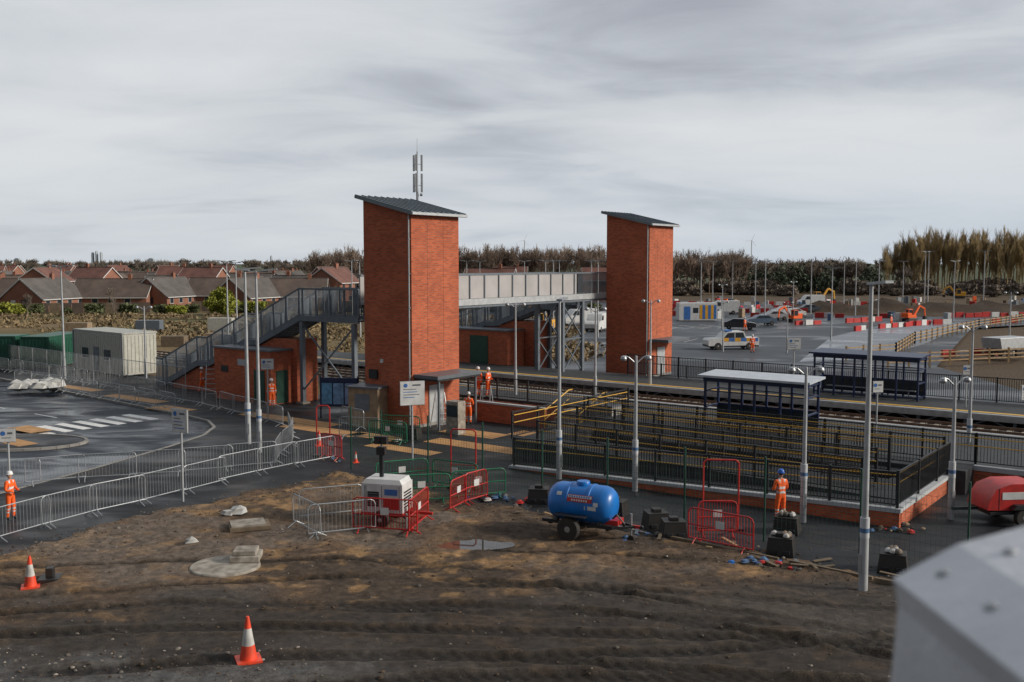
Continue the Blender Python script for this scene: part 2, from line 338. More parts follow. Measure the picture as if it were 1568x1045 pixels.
# ---------------------------------------------------------------- lift towers
def tower(a0,a1,c0,c1,z0,zl):
    b=B(); zh=zl+.85
    b.prism([(a0,c0,z0),(a1,c0,z0),(a1,c0,zl),(a0,c0,zh)],(0,c1-c0,0),BR)
    o=.32; k=(zh-zl)/(a1-a0)
    za=zh+k*o; zb_=zl-k*o
    b.prism([(a0-o,c0-o,za+.003),(a1+o,c0-o,zb_+.003),(a1+o,c0-o,zb_+.17),(a0-o,c0-o,za+.17)],(0,c1-c0+2*o,0),ROOFM)
    n=9
    for i in range(n+1):
        c=c0-o+.05+(c1-c0+2*o-.1)*i/n
        b.beam((a0-o,c,za+.19),(a1+o,c,zb_+.19),.03,.05,ROOFM)
    b.box(a1+o+.003,a1+o+.10,c0-o,c1+o,zb_+.02,zb_+.15,GALVL)
    b.box(a0-o,a0-o+.01,c0-o-.02,c0-o-.003,za,za+.17,GALVL)
    b.cyl((a1-.12,c0-.07,z0),(a1-.12,c0-.07,zl-.05),.04,.04,8,GALVL)
    for z in np.arange(z0+1,zl,1.8): b.box(a1-.18,a1-.06,c0-.08,c0-.003,z,z+.05,GALVL)
    b.box(a0-.02,a1+.02,c0-.02,c1+.02,z0,z0+.16,KERB)
    b.box(a0-.03,a0-.003,c0+1.1,c1-1.1,z0+6.0,z0+8.2,GALVL)
    for c in(c0+1.25,c0+2.55): b.box(a1+.001,a1+.004,c-.006,c+.006,z0,zl-.1,DARK)
    return b
b=tower(-3.5,0,0,3.85,0,11.35)
b.box(.005,1.7,.1,3.7,2.72,2.9,GREYS); b.box(.0051,1.66,.14,3.66,2.62,2.715,DARK)
for c in(.35,3.4): b.box(1.45,1.55,c,c+.1,0,2.62,GREYS)
b.box(.005,.05,1.3,2.5,.17,2.2,GALVL); b.box(-3.1,-2.5,-.12,-.003,2.5,3.0,DARK); b.box(-2.3,-2.1,-.06,-.003,3.4,3.6,WHITE)
st(b,'lift_tower')
b=tower(-4.4,-.7,26.7,30.4,.2,11.6); b.box(-.694,.9,26.8,30.2,2.9,3.1,GREYS); b.box(-.694,-.65,28,29.2,.37,2.4,GALVL); st(b,'lift_tower')

# ---------------------------------------------------------------- footbridge
b=B(); aN,aF=-4.5,-6.9; Zb,Zt=6.1,8.05
for a in(aN,aF):
    b.box(a-.05,a+.05,3.0,22.6,Zb+.42,Zt-.06,PANEL)
    b.box(a-.10,a+.10,3.0,27.4,Zb,Zb+.40,GALVL)
    b.box(a-.09,a+.09,3.0,27.4,Zt-.055,Zt+.04,GREYM)
    for i in range(13):
        c=4.2+i*1.506; b.box(a-.11,a+.115,c-.045,c+.045,Zb+.41,Zt-.06,GREYM)
    for c in np.arange(22.9,27.3,.13): b.box(a-.02,a+.02,c-.018,c+.018,Zb+.41,Zt-.06,GREYS)
b.box(aF+.11,aN-.11,3.0,27.4,Zb+.1,Zb+.22,DARK)
for c in np.arange(3.2,27,1.5): b.box(aF+.11,aN-.11,c-.05,c+.05,Zb-.08,Zb+.09,GREYM)
b.box(aN-.16,aN+.02,3.0,27.4,Zb-.16,Zb-.003,GREYM)
def stairs(cN,cF,aTop,zL,aS,base,flights=3):
    h=2.0; drop=(zL-base)/flights; run=4.1; lev=1.15
    prof=[(aS,zL),(aTop,zL)]; a=aTop; z=zL
    for i in range(flights):
        a-=run; z-=drop; prof.append((a,z))
        if i<flights-1: a-=lev; prof.append((a,z))
    prof.append((a-.8,z))
    for c in(cN,cF):
        for (a0,z0),(a1,z1) in zip(prof,prof[1:]):
            b.beam((a0,c,z0+.02),(a1,c,z1+.02),.12,.34,GREYM)
            b.beam((a0,c,z0+h*.93),(a1,c,z1+h*.93),.10,.09,GREYM)
            b.beam((a0,c,z0+.25),(a1,c,z1+.25),.06,.05,GREYM)
            L=abs(a0-a1); n_=max(2,int(L/.11))
            for i in range(n_+1):
                t=i/n_; aa=a0+(a1-a0)*t; zz=z0+(z1-z0)*t; big=i%11==0
                w=.045 if big else .016
                b.box(aa-w,aa+w,c-w,c+w,zz+.2,zz+h*.93,GREYM)
    for (a0,z0),(a1,z1) in zip(prof,prof[1:]):
        b.prism([(a0,cN+.06,z0-.06),(a1,cN+.06,z1-.06),(a1,cN+.06,z1+.02),(a0,cN+.06,z0+.02)],(0,cF-cN-.12,0),DARK)
        if z0!=z1:
            k=12
            for i in range(k):
                aa=a0+(a1-a0)*i/k; zz=z0+(z1-z0)*i/k; b.box(aa-(a0-a1)/k,aa,cN+.06,cF-.06,zz-.14,zz-.012+.03,GREYM)
    return prof
p1=stairs(2.9,4.9,-12.1,5.35,-6.9,.15)
b.box(-6.75,-4.7,3.1,4.8,5.3,6.0,GREYM)
p2=stairs(24.4,26.4,-9.2,5.35,-6.9,.9)
for (a,c,zt) in [(-12.0,3.0,5.15),(-12.0,4.8,5.15),(-7.4,3.0,5.15),(-7.4,4.8,5.15),(-4.6,6.2,5.93),(-6.8,6.2,5.93),(-4.6,8.6,5.93),(-6.8,8.6,5.93),(-4.6,21.0,5.93),(-6.8,21.0,5.93),(-4.6,23.6,5.93),(-6.8,23.6,5.93),(-9.4,24.5,5.15),(-9.4,26.3,5.15)]:
    b.box(a-.13,a+.13,c-.13,c+.13,.121,zt,GREYM); b.box(a-.3,a+.3,c-.3,c+.3,0,.12,CONC)
def xb(p,q_): b.beam(p,q_,.08,.08,GREYM)
for c0,c1 in((6.2,8.6),(21.0,23.6)):
    for a in(-4.6,-6.8):
        xb((a,c0,.8),(a,c1,3.2));xb((a,c1,.8),(a,c0,3.2));xb((a,c0,3.3),(a,c1,5.8));xb((a,c1,3.3),(a,c0,5.8));xb((a,c0,3.25),(a,c1,3.25))
xb((-12,3,.8),(-7.4,3,5.0));xb((-12,3,5.0),(-7.4,3,.8)); 
st(b,'footbridge')
b=B()
def zat(prof,a):
    for (a0,z0),(a1,z1) in zip(prof,prof[1:]):
        if a1<=a<=a0: return z0+(z1-z0)*(a0-a)/(a0-a1)
    return prof[-1][1]
def base(prof,aR,aL,c0,c1,cap):
    pts=[(aL,0),(aR,0)]; N=20
    for i in range(N+1):
        a=aR+(aL-aR)*i/N; pts.append((a,min(cap,zat(prof,a)-.2)))
    b.prism([(a,c0,z) for a,z in pts],(0,c1-c0,0),BR)
base(p1,-12.6,-18.6,3.05,4.75,4.0); base(p1,-19.6,-25.8,3.05,4.75,4)
b.box(-18.6,-13.0,1.3,3.04,0,3.3,BR); b.box(-18.7,-12.9,1.2,3.0,3.303,3.42,GREYS)
b.box(-14.6,-13.6,1.26,1.297,.05,2.1,GRND); b.box(-17.9,-17.2,1.27,1.297,1.8,2.2,DARK); b.box(-16.2,-15.4,1.27,1.297,2.3,2.7,GALVL)
b.box(-12.997,-12.97,1.7,2.6,.05,2.1,GRND)
st(b,'brick_stair_base')
b=B(); base(p2,-9.6,-19.5,24.5,26.3,4.2); b.box(-17,-10.5,22.2,24.4,0,3.5,BR); b.box(-17.1,-10.4,22.1,24.37,3.503,3.62,GREYS)
b.box(-14.2,-12.4,22.16,22.197,.9,3.1,GRND); st(b,'brick_stair_base')

# ---------------------------------------------------------------- platforms
def fence(b,pts,h,zf,step=.12,mat=DARK,post=2.0,hand=True,side=-1,w=.009):
    for (x0,y0),(x1,y1) in zip(pts,pts[1:]):
        L=math.hypot(x1-x0,y1-y0); dx,dy=(x1-x0)/L,(y1-y0)/L; nx_,ny_=-dy*side,dx*side
        P=lambda s,o,z:(x0+dx*s+nx_*o,y0+dy*s+ny_*o,zf(s/L)+z)
        b.beam(P(0,0,h),P(L,0,h),.05,.05,mat); b.beam(P(0,0,.12),P(L,0,.12),.04,.04,mat)
        k=int(L/post)
        for i in range(k+1): s=L*i/max(1,k); b.box(*(lambda p:(p[0]-.04,p[0]+.04,p[1]-.04,p[1]+.04,p[2],p[2]+h+.06))(P(s,0,0)),mat)
        k=int(L/step)
        for i in range(k): s=L*(i+.5)/k; b.box(*(lambda p:(p[0]-w,p[0]+w,p[1]-w,p[1]+w,p[2],p[2]+h-.12))(P(s,0,.12)),mat)
        if hand:
            for hz in(h-.12,h-.45): b.cyl(P(0,.10,hz),P(L,.10,hz),.020,.020,6,YP)
b=B()
pz=.9
b.box(-6,60,7.0,11.2,pz-.16,pz,DECK); b.box(9,60,3.0,6.99,pz-.16,pz-.001,DECK)
b.box(-6,60,11.203,11.35,pz-.18,pz+.003,COPE)
b.box(-6,60,10.35,10.47,pz+.004,pz+.007,YP); b.box(-6,60,11.0,11.08,pz+.004,pz+.007,WP)
b.box(27,60,2.8,2.997,0,pz-.17,BR); b.box(27,60,2.75,3.02,pz-.165,pz+.02,COPE)
b.box(-2,9,6.8,6.99,0,pz-.17,BR)
for a in np.arange(-5.5,60,2.4):
    b.box(a-.07,a+.07,10.8,11.0,0,pz-.17,GREYS); b.box(a-.07,a+.07,7.2,7.4,0,pz-.17,GREYS)
    b.beam((a,10.9,.1),(a+2.4,10.9,pz-.2),.05,.05,GREYS)
st(b,'railway_platform')
b=B()
b.box(-40,60,17.6,22.6,pz-.16,pz,DECK); b.box(-40,60,17.45,17.597,pz-.18,pz+.003,COPE)
b.box(-40,60,17.95,18.35,pz+.004,pz+.007,YP); b.box(-40,60,17.65,17.72,pz+.004,pz+.007,WP)
b.box(-40,60,17.40,17.447,pz-.34,pz-.02,GALV)
for a in np.arange(-39,60,2.4):
    b.box(a-.08,a+.08,17.75,17.95,0,pz-.17,GREYM); b.beam((a,17.7,.1),(a+1.2,17.7,pz-.3),.06,.06,GREYM); b.beam((a+2.4,17.7,.1),(a+1.2,17.7,pz-.3),.06,.06,GREYM)
b.box(-40,60,19.5,19.6,0,pz-.17,BLACK)
st(b,'railway_platform')
b=B(); fence(b,[(-2,7.1),(9,7.1)],1.2,lambda t:pz,hand=False); fence(b,[(9,3.1),(27,3.1),(60,3.1)],1.2,lambda t:pz,hand=True); st(b,'platform_railing')
b=B(); fence(b,[(0,22.5),(14,22.5),(60,22.5)],1.4,lambda t:pz,hand=False,w=.015); fence(b,[(-.2,24),(12,24)],1.6,lambda t:0,hand=False); st(b,'platform_railing')
b=B()
def lane(c0,c1,a0,a1,z0,z1):
    b.prism([(a0,c0,-.02),(a1,c0,-.02),(a1,c0,z1),(a0,c0,z0)],(0,c1-c0,0),DECK)
lane(-4.8,-3.25,10.4,26.2,.02,.55); lane(-3.2,-1.65,10.4,24.6,.85,.56); b.box(24.6,26.2,-3.2,.55,0,.555,DECK)
lane(-1.6,-.05,10.4,24.6,.6,.57); b.box(9,10.4,-3.2,2.98,0,pz-.003,DECK); lane(0.56,1.5,12,26.2,.9,.7); b.box(10.41,27,1.52,2.99,0,pz-.003,DECK)
b.prism([(10.4,-5.02,-.02),(26.4,-5.02,-.02),(26.4,-5.02,.52),(10.4,-5.02,.02)],(0,.2,0),BR)
b.prism([(10.2,-5.07,.03),(26.45,-5.07,.525),(26.45,-5.07,.66),(10.2,-5.07,.13)],(0,.3,0),COPE)
b.box(26.2,26.4,-4.75,2.7,0,.55,BR); b.box(26.17,26.45,-4.75,2.7,.553,.68,COPE)
st(b,'access_ramp')
b=B()
fence(b,[(10.4,-4.92),(26.3,-4.92)],1.2,lambda t:.12+.54*t,side=1,w=.011); fence(b,[(26.3,-4.9),(26.3,2.6)],1.2,lambda t:.67,side=1,w=.011)
fence(b,[(10.4,-3.22),(24.6,-3.22)],1.25,lambda t:.6,side=1); fence(b,[(10.4,-1.62),(24.6,-1.62)],1.25,lambda t:.72,side=-1)
fence(b,[(10.4,-.02),(24.6,-.02)],1.3,lambda t:.8,side=1); fence(b,[(12,1.55),(26.2,1.55)],1.2,lambda t:.9,side=-1); fence(b,[(9,-3.2),(9,6.8)],1.2,lambda t:.9,side=-1)
st(b,'ramp_railing')
b=B()
for i in range(5): b.box(5.6,7.8,4.4+i*.32,6.78,.0+.005*i,.17*(i+1)-.005,CONC)
for a in(5.6,7.8):
    b.tube([(a,4.2,.0),(a,4.2,1.0),(a,6.5,1.85),(a,6.9,1.85)],.03,6,YP); b.tube([(a,4.2,.5),(a,6.5,1.35)],.025,6,YP)
b.box(.8,5.5,4.3,4.5,0,1.0,BR); b.box(.75,5.55,4.25,4.55,1.003,1.1,COPE)
st(b,'platform_steps')
b=B(); b.prism([(-150,11.4,.0),(-150,12,.22),(-150,16.9,.22),(-150,17.4,.0)],(230,0,0),BALL)
for c0 in(12.5,15.2):
    for o in(0,1.435): b.box(-150,80,c0+o-.035,c0+o+.035,.30,.44,RAILM)
    for a in np.arange(-110,70,.7): b.box(a-.12,a+.12,c0-.5,c0+1.95,.223,.295,CONC)
st(b,'railway_track')

def shelter(a0,a1,c0,c1,name,roofmat,h=2.45):
    b=B(); z=pz
    n=int(round((a1-a0)/1.3))
    for c in(c0,c1):
        for i in range(n+1): a=a0+(a1-a0)*i/n; b.box(a-.05,a+.05,c-.05,c+.05,z,z+h-.1,NAVY)
        if c==c1: b.box(a0-.05,a1+.05,c-.04,c+.04,z+.95,z+1.04,NAVY)
        b.box(a0-.08,a1+.08,c-.07,c+.07,z+h-.22,z+h-.02,NAVY); b.box(a0-.05,a1+.05,c-.04,c+.04,z+.15,z+.22,NAVY); b.box(a0-.05,a1+.05,c-.04,c+.04,z+1.75,z+1.8,NAVY)
    for a in(a0,a1):
        for zz in(.15,.95,1.75,h-.15): b.box(a-.04,a+.04,c0,c1,z+zz,z+zz+.07,NAVY)
    b.box(a0,a1,c1-.006,c1+.006,z+.22,z+.95,GLASS)
    b.prism([(a0-.25,c0-.35,z+h),(a0-.25,c1+.2,z+h+.10),(a0-.25,c1+.2,z+h+.2),(a0-.25,c0-.35,z+h+.1)],(a1-a0+.5,0,0),roofmat)
    b.box(a0+.4,a1-.4,c1-.5,c1-.15,z+.42,z+.47,GALV)
    for a in(a0+.8,a1-.8): b.box(a-.03,a+.03,c1-.35,c1-.29,z,z+.415,GALV)
    st(b,name)
shelter(14.5,19.5,4.95,6.4,'platform_shelter',M('shelter_roof_white',(.47,.51,.56),.35,var=.12))
shelter(14.3,20.3,20.2,21.7,'platform_shelter',NAVY)

# ---------------------------------------------------------------- street furniture
def lampmesh(h,kind='flood',sleeve=True,r=.075):
    b=B(); b.cyl((0,0,0),(0,0,1.5),r*1.35,r*1.3,12,GALVL); b.cyl((0,0,1.5),(0,0,h),r,r*.55,12,GALVL)
    if sleeve:
        b.cyl((0,0,1.45),(0,0,2.0),r*1.38,r*1.38,12,SLV); b.cyl((0,0,1.6),(0,0,1.72),r*1.42,r*1.42,12,BLUES)
        b.box(-.06,.06,-r*1.5,-r*1.3,.5,1.0,GALV)
    if kind=='flood':
        b.beam((-.55,0,h),(.55,0,h),.06,.06,GALV)
        for s in(-1,1): b.beam((s*.3,-.05,h+.05),(s*.95,-.05,h+.10),.28,.07,GALV)
    elif kind=='double':
        for s in(-1,1):
            b.tube([(0,0,h-.3),(s*.30,0,h-.05),(s*.45,0,h)],.025,6,GALV); b.lathe((s*.50,0,h-.12),[(.02,.14),(.10,.10),(.13,.02),(.10,-.05),(.03,-.07)],12,GALV)
    elif kind=='single':
        b.beam((-.05,0,h),(.75,0,h+.06),.24,.07,GALV)
    return b.mesh('street_lamp',smooth=True)
for (x,y,h,k,r,z,rz) in [(-33.9,75,8.5,'flood',.09,0,0),(-12.85,48,8.5,'single',.10,0,.2),(-11.75,45.8,8.4,'flood',.09,0,.1),(1.92,40.1,7.3,'single',.085,0,1.2),(4.75,37.9,5.25,'double',.085,0,.2),
    (9.9,33.3,5.3,'double',.085,0,.1),(9.45,26.2,8.25,'single',.09,0,-1.3),(15.1,33.7,4.9,'double',.085,0,.3),(20,43.1,6.1,'double',.08,0,0),(4.7,55.9,5.4,'double',.075,.9,0),(.21,59.4,5.5,'double',.075,.9,.1),(9.03,64.7,5.5,'double',.075,.9,0),
    (-28,75.7,5.5,'double',.08,0,.2),(-28.6,100,8.9,'flood',.1,0,0),(-31,112,8.8,'flood',.1,0,0)]:
    put(lampmesh(h,k,sleeve=(y<50),r=r),'street_lamp',(x,y,z),rz)
lm=lampmesh(9,'flood',False,.09); lm2=lampmesh(6,'double',False,.08)
for (px,yy,h) in [(715,140,9),(735,170,9),(803,150,9),(835,120,9),(847,124,9),(856,130,9),(1072,160,9),(1090,200,9),(1107,98,5),(1120,230,9),(1170,140,9),(1155,185,9),(1205,97,5),(1213,150,6),(1240,170,9),(1272,114,8.2),(1290,190,9),(1308,165,9),(1343,150,9),(1380,180,9),(1413,205,11),(1418,205,11),(1458,150,9),(1503,190,11),(1545,96,6),(915,118,9),(905,128,9),(540,130,9),(552,118,9),(1105,130,6)]:
    X_=(px-784)/1519*yy; put(lm if h>7 else lm2,'street_lamp',(X_,yy,0),random.uniform(-.5,.5),scale=h/(9 if h>7 else 6))

BLUET=M('sign_blue',(.05,.16,.45),.4)
def signpost(x,y,h,w,ph,rz,base=0):
    b=B(); b.cyl((0,0,0),(0,0,h),.04,.04,10,GALVL); b.box(-w/2,w/2,-.075,-.045,h-ph,h,WHITE); b.box(-w/2-.02,w/2+.02,-.044,-.03,h-ph-.02,h+.02,GALV)
    r_=random.Random(int(x*10))
    b.cyl((-w*.28,-.078,h-.17),(-w*.28,-.083,h-.17),.09,.09,16,BLUET)
    for i in range(4):
        z=h-.36-i*.12
        if z>h-ph+.06: b.box(-w*.38,w*(.05+.28*r_.random()),-.079,-.0755,z,z+.03,BLUET if i%2 else GREYS)
    b.box(w*.0,w*.34,-.079,-.0755,h-.20,h-.13,GREYS)
    b.obj('information_sign',(x,y,base),rz)
signpost(-12.15,36.2,3.45,.78,.85,-.5); signpost(-19.5,38.1,2.4,.55,.5,.2); signpost(-4.44,43.9,3.55,1.1,1.05,.35); signpost(24.5,47,3,.7,.7,.2,0)
signpost(*W(12.5,21.5)[:2],3.2,.8,.7,0,.9); signpost(*W(23,19.6)[:2],2.3,.45,.5,0,.9); signpost(*W(-10.5,-1)[:2],3.2,.7,.6,.1); signpost(*W(21.6,8.3)[:2],2.4,.5,.5,0.2,.9)

def barrier(mat,w=2.2,h=1.1,n=17,r=.019,mesh=False):
    b=B(); c=.16
    pts=[(-w/2,0,.18),(-w/2,0,h-c),(-w/2+c*.3,0,h-c*.3),(-w/2+c,0,h),(w/2-c,0,h),(w/2-c*.3,0,h-c*.3),(w/2,0,h-c),(w/2,0,.18),(-w/2,0,.18)]
    b.tube(pts,r,6,mat)
    if mesh: b.tube([(-w/2,0,.62),(w/2,0,.62)],r,5,mat)
    for i in range(1,n): x=-w/2+w*i/n; b.cyl((x,0,.18),(x,0,h-.005),.007 if not mesh else .009,.007 if not mesh else .009,5,mat,False)
    for s in(-1,1):
        x=s*w*.38; b.tube([(x,-.32,.02),(x-.02,-.1,.14),(x,0,.2),(x+.02,.1,.14),(x,.32,.02)],r,6,mat)
    if mesh: b.box(-.14,.14,-.03,-.022,.62,.86,WHITE)
    return b.mesh('crowd_barrier',smooth=True)
bg=barrier(GALV); brd=barrier(RED,1.25,1.15,14,.024,True); brl=barrier(RED,2.2,1.15,22,.024,True); bgr=barrier(GRN,2.1,1.1,18,.028,True)
def row(me,name,pts,sp,z=0,j=.06):
    for (x0,y0),(x1,y1) in zip(pts,pts[1:]):
        L=math.hypot(x1-x0,y1-y0); k=max(1,round(L/sp)); th=math.atan2(y1-y0,x1-x0)
        for i in range(k):
            t=(i+.5)/k; o=put(me,name,(x0+(x1-x0)*t+random.uniform(-j,j),y0+(y1-y0)*t+random.uniform(-j,j),z),th+random.uniform(-.12,.12)); o.rotation_euler[0]=random.uniform(-.04,.04)
row(bg,'crowd_barrier',[(-17.6,28.6),(-16.2,30.9),(-14.6,34.1),(-12.5,37.4),(-10.6,41.0),(-8.0,43.9)],2.15)
row(bg,'crowd_barrier',[(-20.5,38),(-17.4,39.6),(-13.6,40.8),(-10.4,42.6),(-10.6,47.5),(-11.5,51.0)],2.2)
row(bg,'crowd_barrier',[(-42,81),(-33.7,74.1),(-25.4,67.0),(-17.6,59.3),(-12.2,53)],2.25)
row(bg,'crowd_barrier',[(-36,71.8),(-25,62.8),(-19.8,58.3)],2.3)
row(bg,'crowd_barrier',[(-7.3,32.6),(-6.2,31.3),(-4.9,31.9)],1.7); row(bg,'crowd_barrier',[(-7.2,33.6),(-5.2,34.2)],2)
row(bg,'crowd_barrier',[(-9,49.5),(-6.2,48.9)],2.2); row(bg,'crowd_barrier',[(-9.5,53.5),(-7.6,51.6)],2.2)
row(brl,'pedestrian_barrier',[(-5.0,31.9),(-3.2,31.6),(-2.9,33.4)],1.8,.02); row(brd,'pedestrian_barrier',[(-2.2,34.4),(-1.7,35.6),(-.9,36.6)],1.3)
row(brl,'pedestrian_barrier',[(5.4,30.8),(7.45,29.5)],2.3); row(brd,'pedestrian_barrier',[(-8.7,44.6),(-7.4,43.6)],1.2); row(brd,'pedestrian_barrier',[(6.0,31.6),(7.3,31.6)],1.3)
row(bgr,'pedestrian_barrier',[(-5.2,37.9),(-3.3,38.9),(-1.2,37.6)],2.1); row(bgr,'pedestrian_barrier',[(-7.0,50.2),(-4.4,49.4)],2.2); row(bgr,'pedestrian_barrier',[(-2.1,36.3),(-.4,36.9)],2)
row(bgr,'pedestrian_barrier',[(-4.2,35.6),(-2.4,35.9)],2.1); row(bgr,'pedestrian_barrier',[(-7.2,48.6),(-5.0,47.6)],2.1)
def hoop(x,y,h,w,rz):
    b=B(); b.tube([(-w/2,0,0),(-w/2,0,h-.1),(-w/2+.1,0,h),(w/2-.1,0,h),(w/2,0,h-.1),(w/2,0,0)],.03,8,RED); b.tube([(-w/2,0,.9),(w/2,0,.9)],.02,6,RED)
    for s in(-1,1): b.box(s*w/2-.15,s*w/2+.15,-.2,.2,0,.05,BLACK)
    b.obj('barrier_gate_frame',(x,y,.02),rz,smooth=True)
hoop(-8.6,44.9,2.3,.6,0); hoop(-1.9,38.4,2.3,1.0,-.2); hoop(6.9,32.4,2.3,1.15,-.1)
b=B()
prev=None
for a in [4.8,6.6,9.2,12,14.8,17.6,20.6,23.4,26.4,29.4]:
    x,y,_=W(a,-9.1); b.cyl((x,y,0),(x,y,2.7),.035,.035,8,GRND); 
    if prev:
        for zz in np.arange(.2,2.2,.28): b.cyl((prev[0],prev[1],zz),(x,y,zz),.004,.004,4,GRND,False)
        for t in np.linspace(0,1,22): xx=prev[0]+(x-prev[0])*t;yy=prev[1]+(y-prev[1])*t; b.cyl((xx,yy,.2),(xx,yy,2.16),.0035,.0035,4,GRND,False)
    prev=(x,y)
b.obj('site_mesh_fence')
b=B()
prev=None
for i in range(14):
    x,y=-46+i*1.9,86-i*1.65; b.cyl((x,y,0),(x,y,2.0),.03,.03,6,GALV)
    if prev:
        b.tube([(prev[0],prev[1],2),(x,y,2)],.02,5,GALV)
        for t in np.linspace(0,1,14): xx=prev[0]+(x-prev[0])*t;yy=prev[1]+(y-prev[1])*t; b.cyl((xx,yy,.1),(xx,yy,2),.008,.008,4,GALV,False)
    prev=(x,y)
b.obj('site_mesh_fence')

OR2=M('cone_orange',(.72,.06,.02),.5,var=.25,dirt=.15);CW=M('cone_white_sleeve',(.58,.58,.56),.4,var=.15,dirt=.25)
def cone(x,y,h,z=.03):
    b=B(); s=h; b.box(-.27*s,.27*s,-.27*s,.27*s,0,.05*s,OR2)
    P=lambda z0,z1,m:b.lathe((0,0,0),[(.19*s*(1-z0)+.035*s*z0,(.05+.95*z0)*s),(.19*s*(1-z1)+.035*s*z1,(.05+.95*z1)*s)],20,m)
    P(0,.33,OR2);P(.33,.72,CW);P(.72,1,OR2); b.obj('traffic_cone',(x,y,z),.4,smooth=True)
cone(-13.06,26.4,.86); cone(-5.83,21.4,1.0); cone(-9.3,47.5,.75,0); cone(-6.9,43.4,.5,0)
b=B(); b.box(-.28,.28,-.3,.3,0,.14,BLACK); b.box(-.1,.1,-.12,.12,.14,.4,BLACK); b.obj('barrier_foot_block',(-12.75,26.9,.02),.2,bevel=.02)

# ---------------------------------------------------------------- site plant
def wheel(b,x,y,r,w,z=None):
    z=r if z is None else z
    b.lathe((x,y-w/2,z),[(r*.55,0),(r*.9,0),(r,w*.2),(r,w*.8),(r*.9,w),(r*.55,w)],18,RUB,(0,1,0)); b.lathe((x,y-w/2,z),[(r*.1,-.01),(r*.56,.02),(r*.56,w-.02),(r*.1,w+.01)],12,GALV,(0,1,0))
b=B(); r=.62; zc=1.07
prof=[(.05,-1.14),(.30,-1.12),(.47,-1.05),(.57,-.93),(r,-.76)]
prof+= [(r,-.42),(r+.02,-.40),(r+.02,-.34),(r,-.32),(r,.32),(r+.02,.34),(r+.02,.40),(r,.42)]
prof+= [(r,.76),(.57,.93),(.47,1.05),(.30,1.12),(.05,1.14)]
b.lathe((0,0,zc),prof,36,BLUE,(1,0,0))
b.lathe((0,0,zc+r-.03),[(.22,0),(.22,.09),(.20,.12),(.05,.13)],18,BLUE)
for s in(-1,1):
    b.box(-1.25,1.2,s*.42-.05,s*.42+.05,.42,.52,DARK); b.box(-.65,.45,s*.80-.16,s*.80+.16,.80,.83,DARK)
    wheel(b,-.15,s*.80,.38,.24)
for x in(-1,0,1): b.box(x-.05,x+.05,-.42,.42,.36,.42,DARK)
for x in(-.75,.75): b.prism([(x-.05,-.5,.52),(x-.05,.5,.52),(x-.05,.42,.68),(x-.05,-.42,.68)],(.1,0,0),DARK)
b.beam((1.15,.42,.46),(1.8,0,.5),.07,.07,DARK);b.beam((1.15,-.42,.46),(1.8,0,.5),.07,.07,DARK); b.beam((1.7,0,.5),(2.0,0,.5),.09,.09,RED); b.cyl((1.65,0,.1),(1.65,0,.9),.035,.035,8,GALV); b.cyl((1.65,-.04,.1),(1.65,.04,.1),.11,.11,12,RUB)
b.cyl((2.0,-.05,.5),(2.0,.05,.5),.06,.06,10,DARK)
b.box(.85,1.3,-.3,.25,.525,.68,RED); b.tube([(1.15,-.3,.75),(1.3,-.35,.9),(1.5,-.2,.6),(1.4,-.1,.4)],.03,6,BLACK)
def curved(x0,x1,t0,t1,mat,off=.006):
    N=8
    for i in range(N):
        a0=t0+(t1-t0)*i/N;a1=t0+(t1-t0)*(i+1)/N;q=r+off
        b.poly([(x0,-q*math.cos(a0),zc+q*math.sin(a0)),(x1,-q*math.cos(a0),zc+q*math.sin(a0)),(x1,-q*math.cos(a1),zc+q*math.sin(a1)),(x0,-q*math.cos(a1),zc+q*math.sin(a1))],mat)
curved(-.30,.55,.24,.60,RED,.024)
curved(-.28,.53,.44,.57,WHITE,.027)
for i in range(9): curved(-.24+i*.082,-.19+i*.082,.46,.55,BLUET,.030)
for i in range(7): curved(-.15+i*.082,-.10+i*.082,.28,.37,WHITE,.030)
for (x,t,w_) in((-.70,.5,.18),(.60,.1,.16),(.3,-.12,.4)): curved(x,x+w_,t,t+.2,WHITE,.009)
b.obj('water_bowser',(2.3,31.6,.02),R(-28),smooth=True)
b=B(); b.box(-.72,.72,-.5,.5,.5,1.45,WHITE); b.prism([(-.72,-.5,1.453),(.72,-.5,1.453),(.60,-.42,1.60),(-.60,-.42,1.60)],(0,.9,0),WHITE)
b.box(-.74,.74,-.52,.52,.40,.498,RED); b.box(-.5,-.1,-.515,-.503,.7,1.2,DARK); b.box(.05,.6,-.515,-.503,.62,1.0,RED); b.box(.1,.55,-.52,-.516,1.1,1.3,BLUET)
for x in(-.6,-.55,.0,.62): b.box(x-.008,x+.008,-.512,-.503,.55,1.4,GREYS)
for i in range(5): b.box(-.48,-.12,-.522,-.516,.76+i*.09,.79+i*.09,GREYS)
for i in range(6): b.box(.724,.735,-.35,.35,.65+i*.1,.70+i*.1,DARK)
for s in(-1,1): wheel(b,0,s*.62,.3,.18); 
b.beam((.7,0,.45),(1.6,0,.45),.09,.09,RED)
for s in(-1,1): b.beam((s*.75,-.5,.42),(s*.95,-.75,.42),.06,.06,DARK); b.cyl((s*.95,-.75,.05),(s*.95,-.75,.6),.03,.03,8,GALV)
b.box(-.25,-.13,-.06,.06,1.6,2.5,DARK); b.cyl((-.19,0,2.5),(-.19,0,2.9),.035,.035,8,GALV)
for s in(-1,1): b.box(-.19+s*.02,-.19+s*.22,-.12,.08,2.72,2.98,BLACK)
b.box(-.34,-.04,-.1,.1,2.35,2.62,BLACK)
b.obj('lighting_tower',(-4.2,33.0,.02),R(-14),smooth=True,bevel=.015)
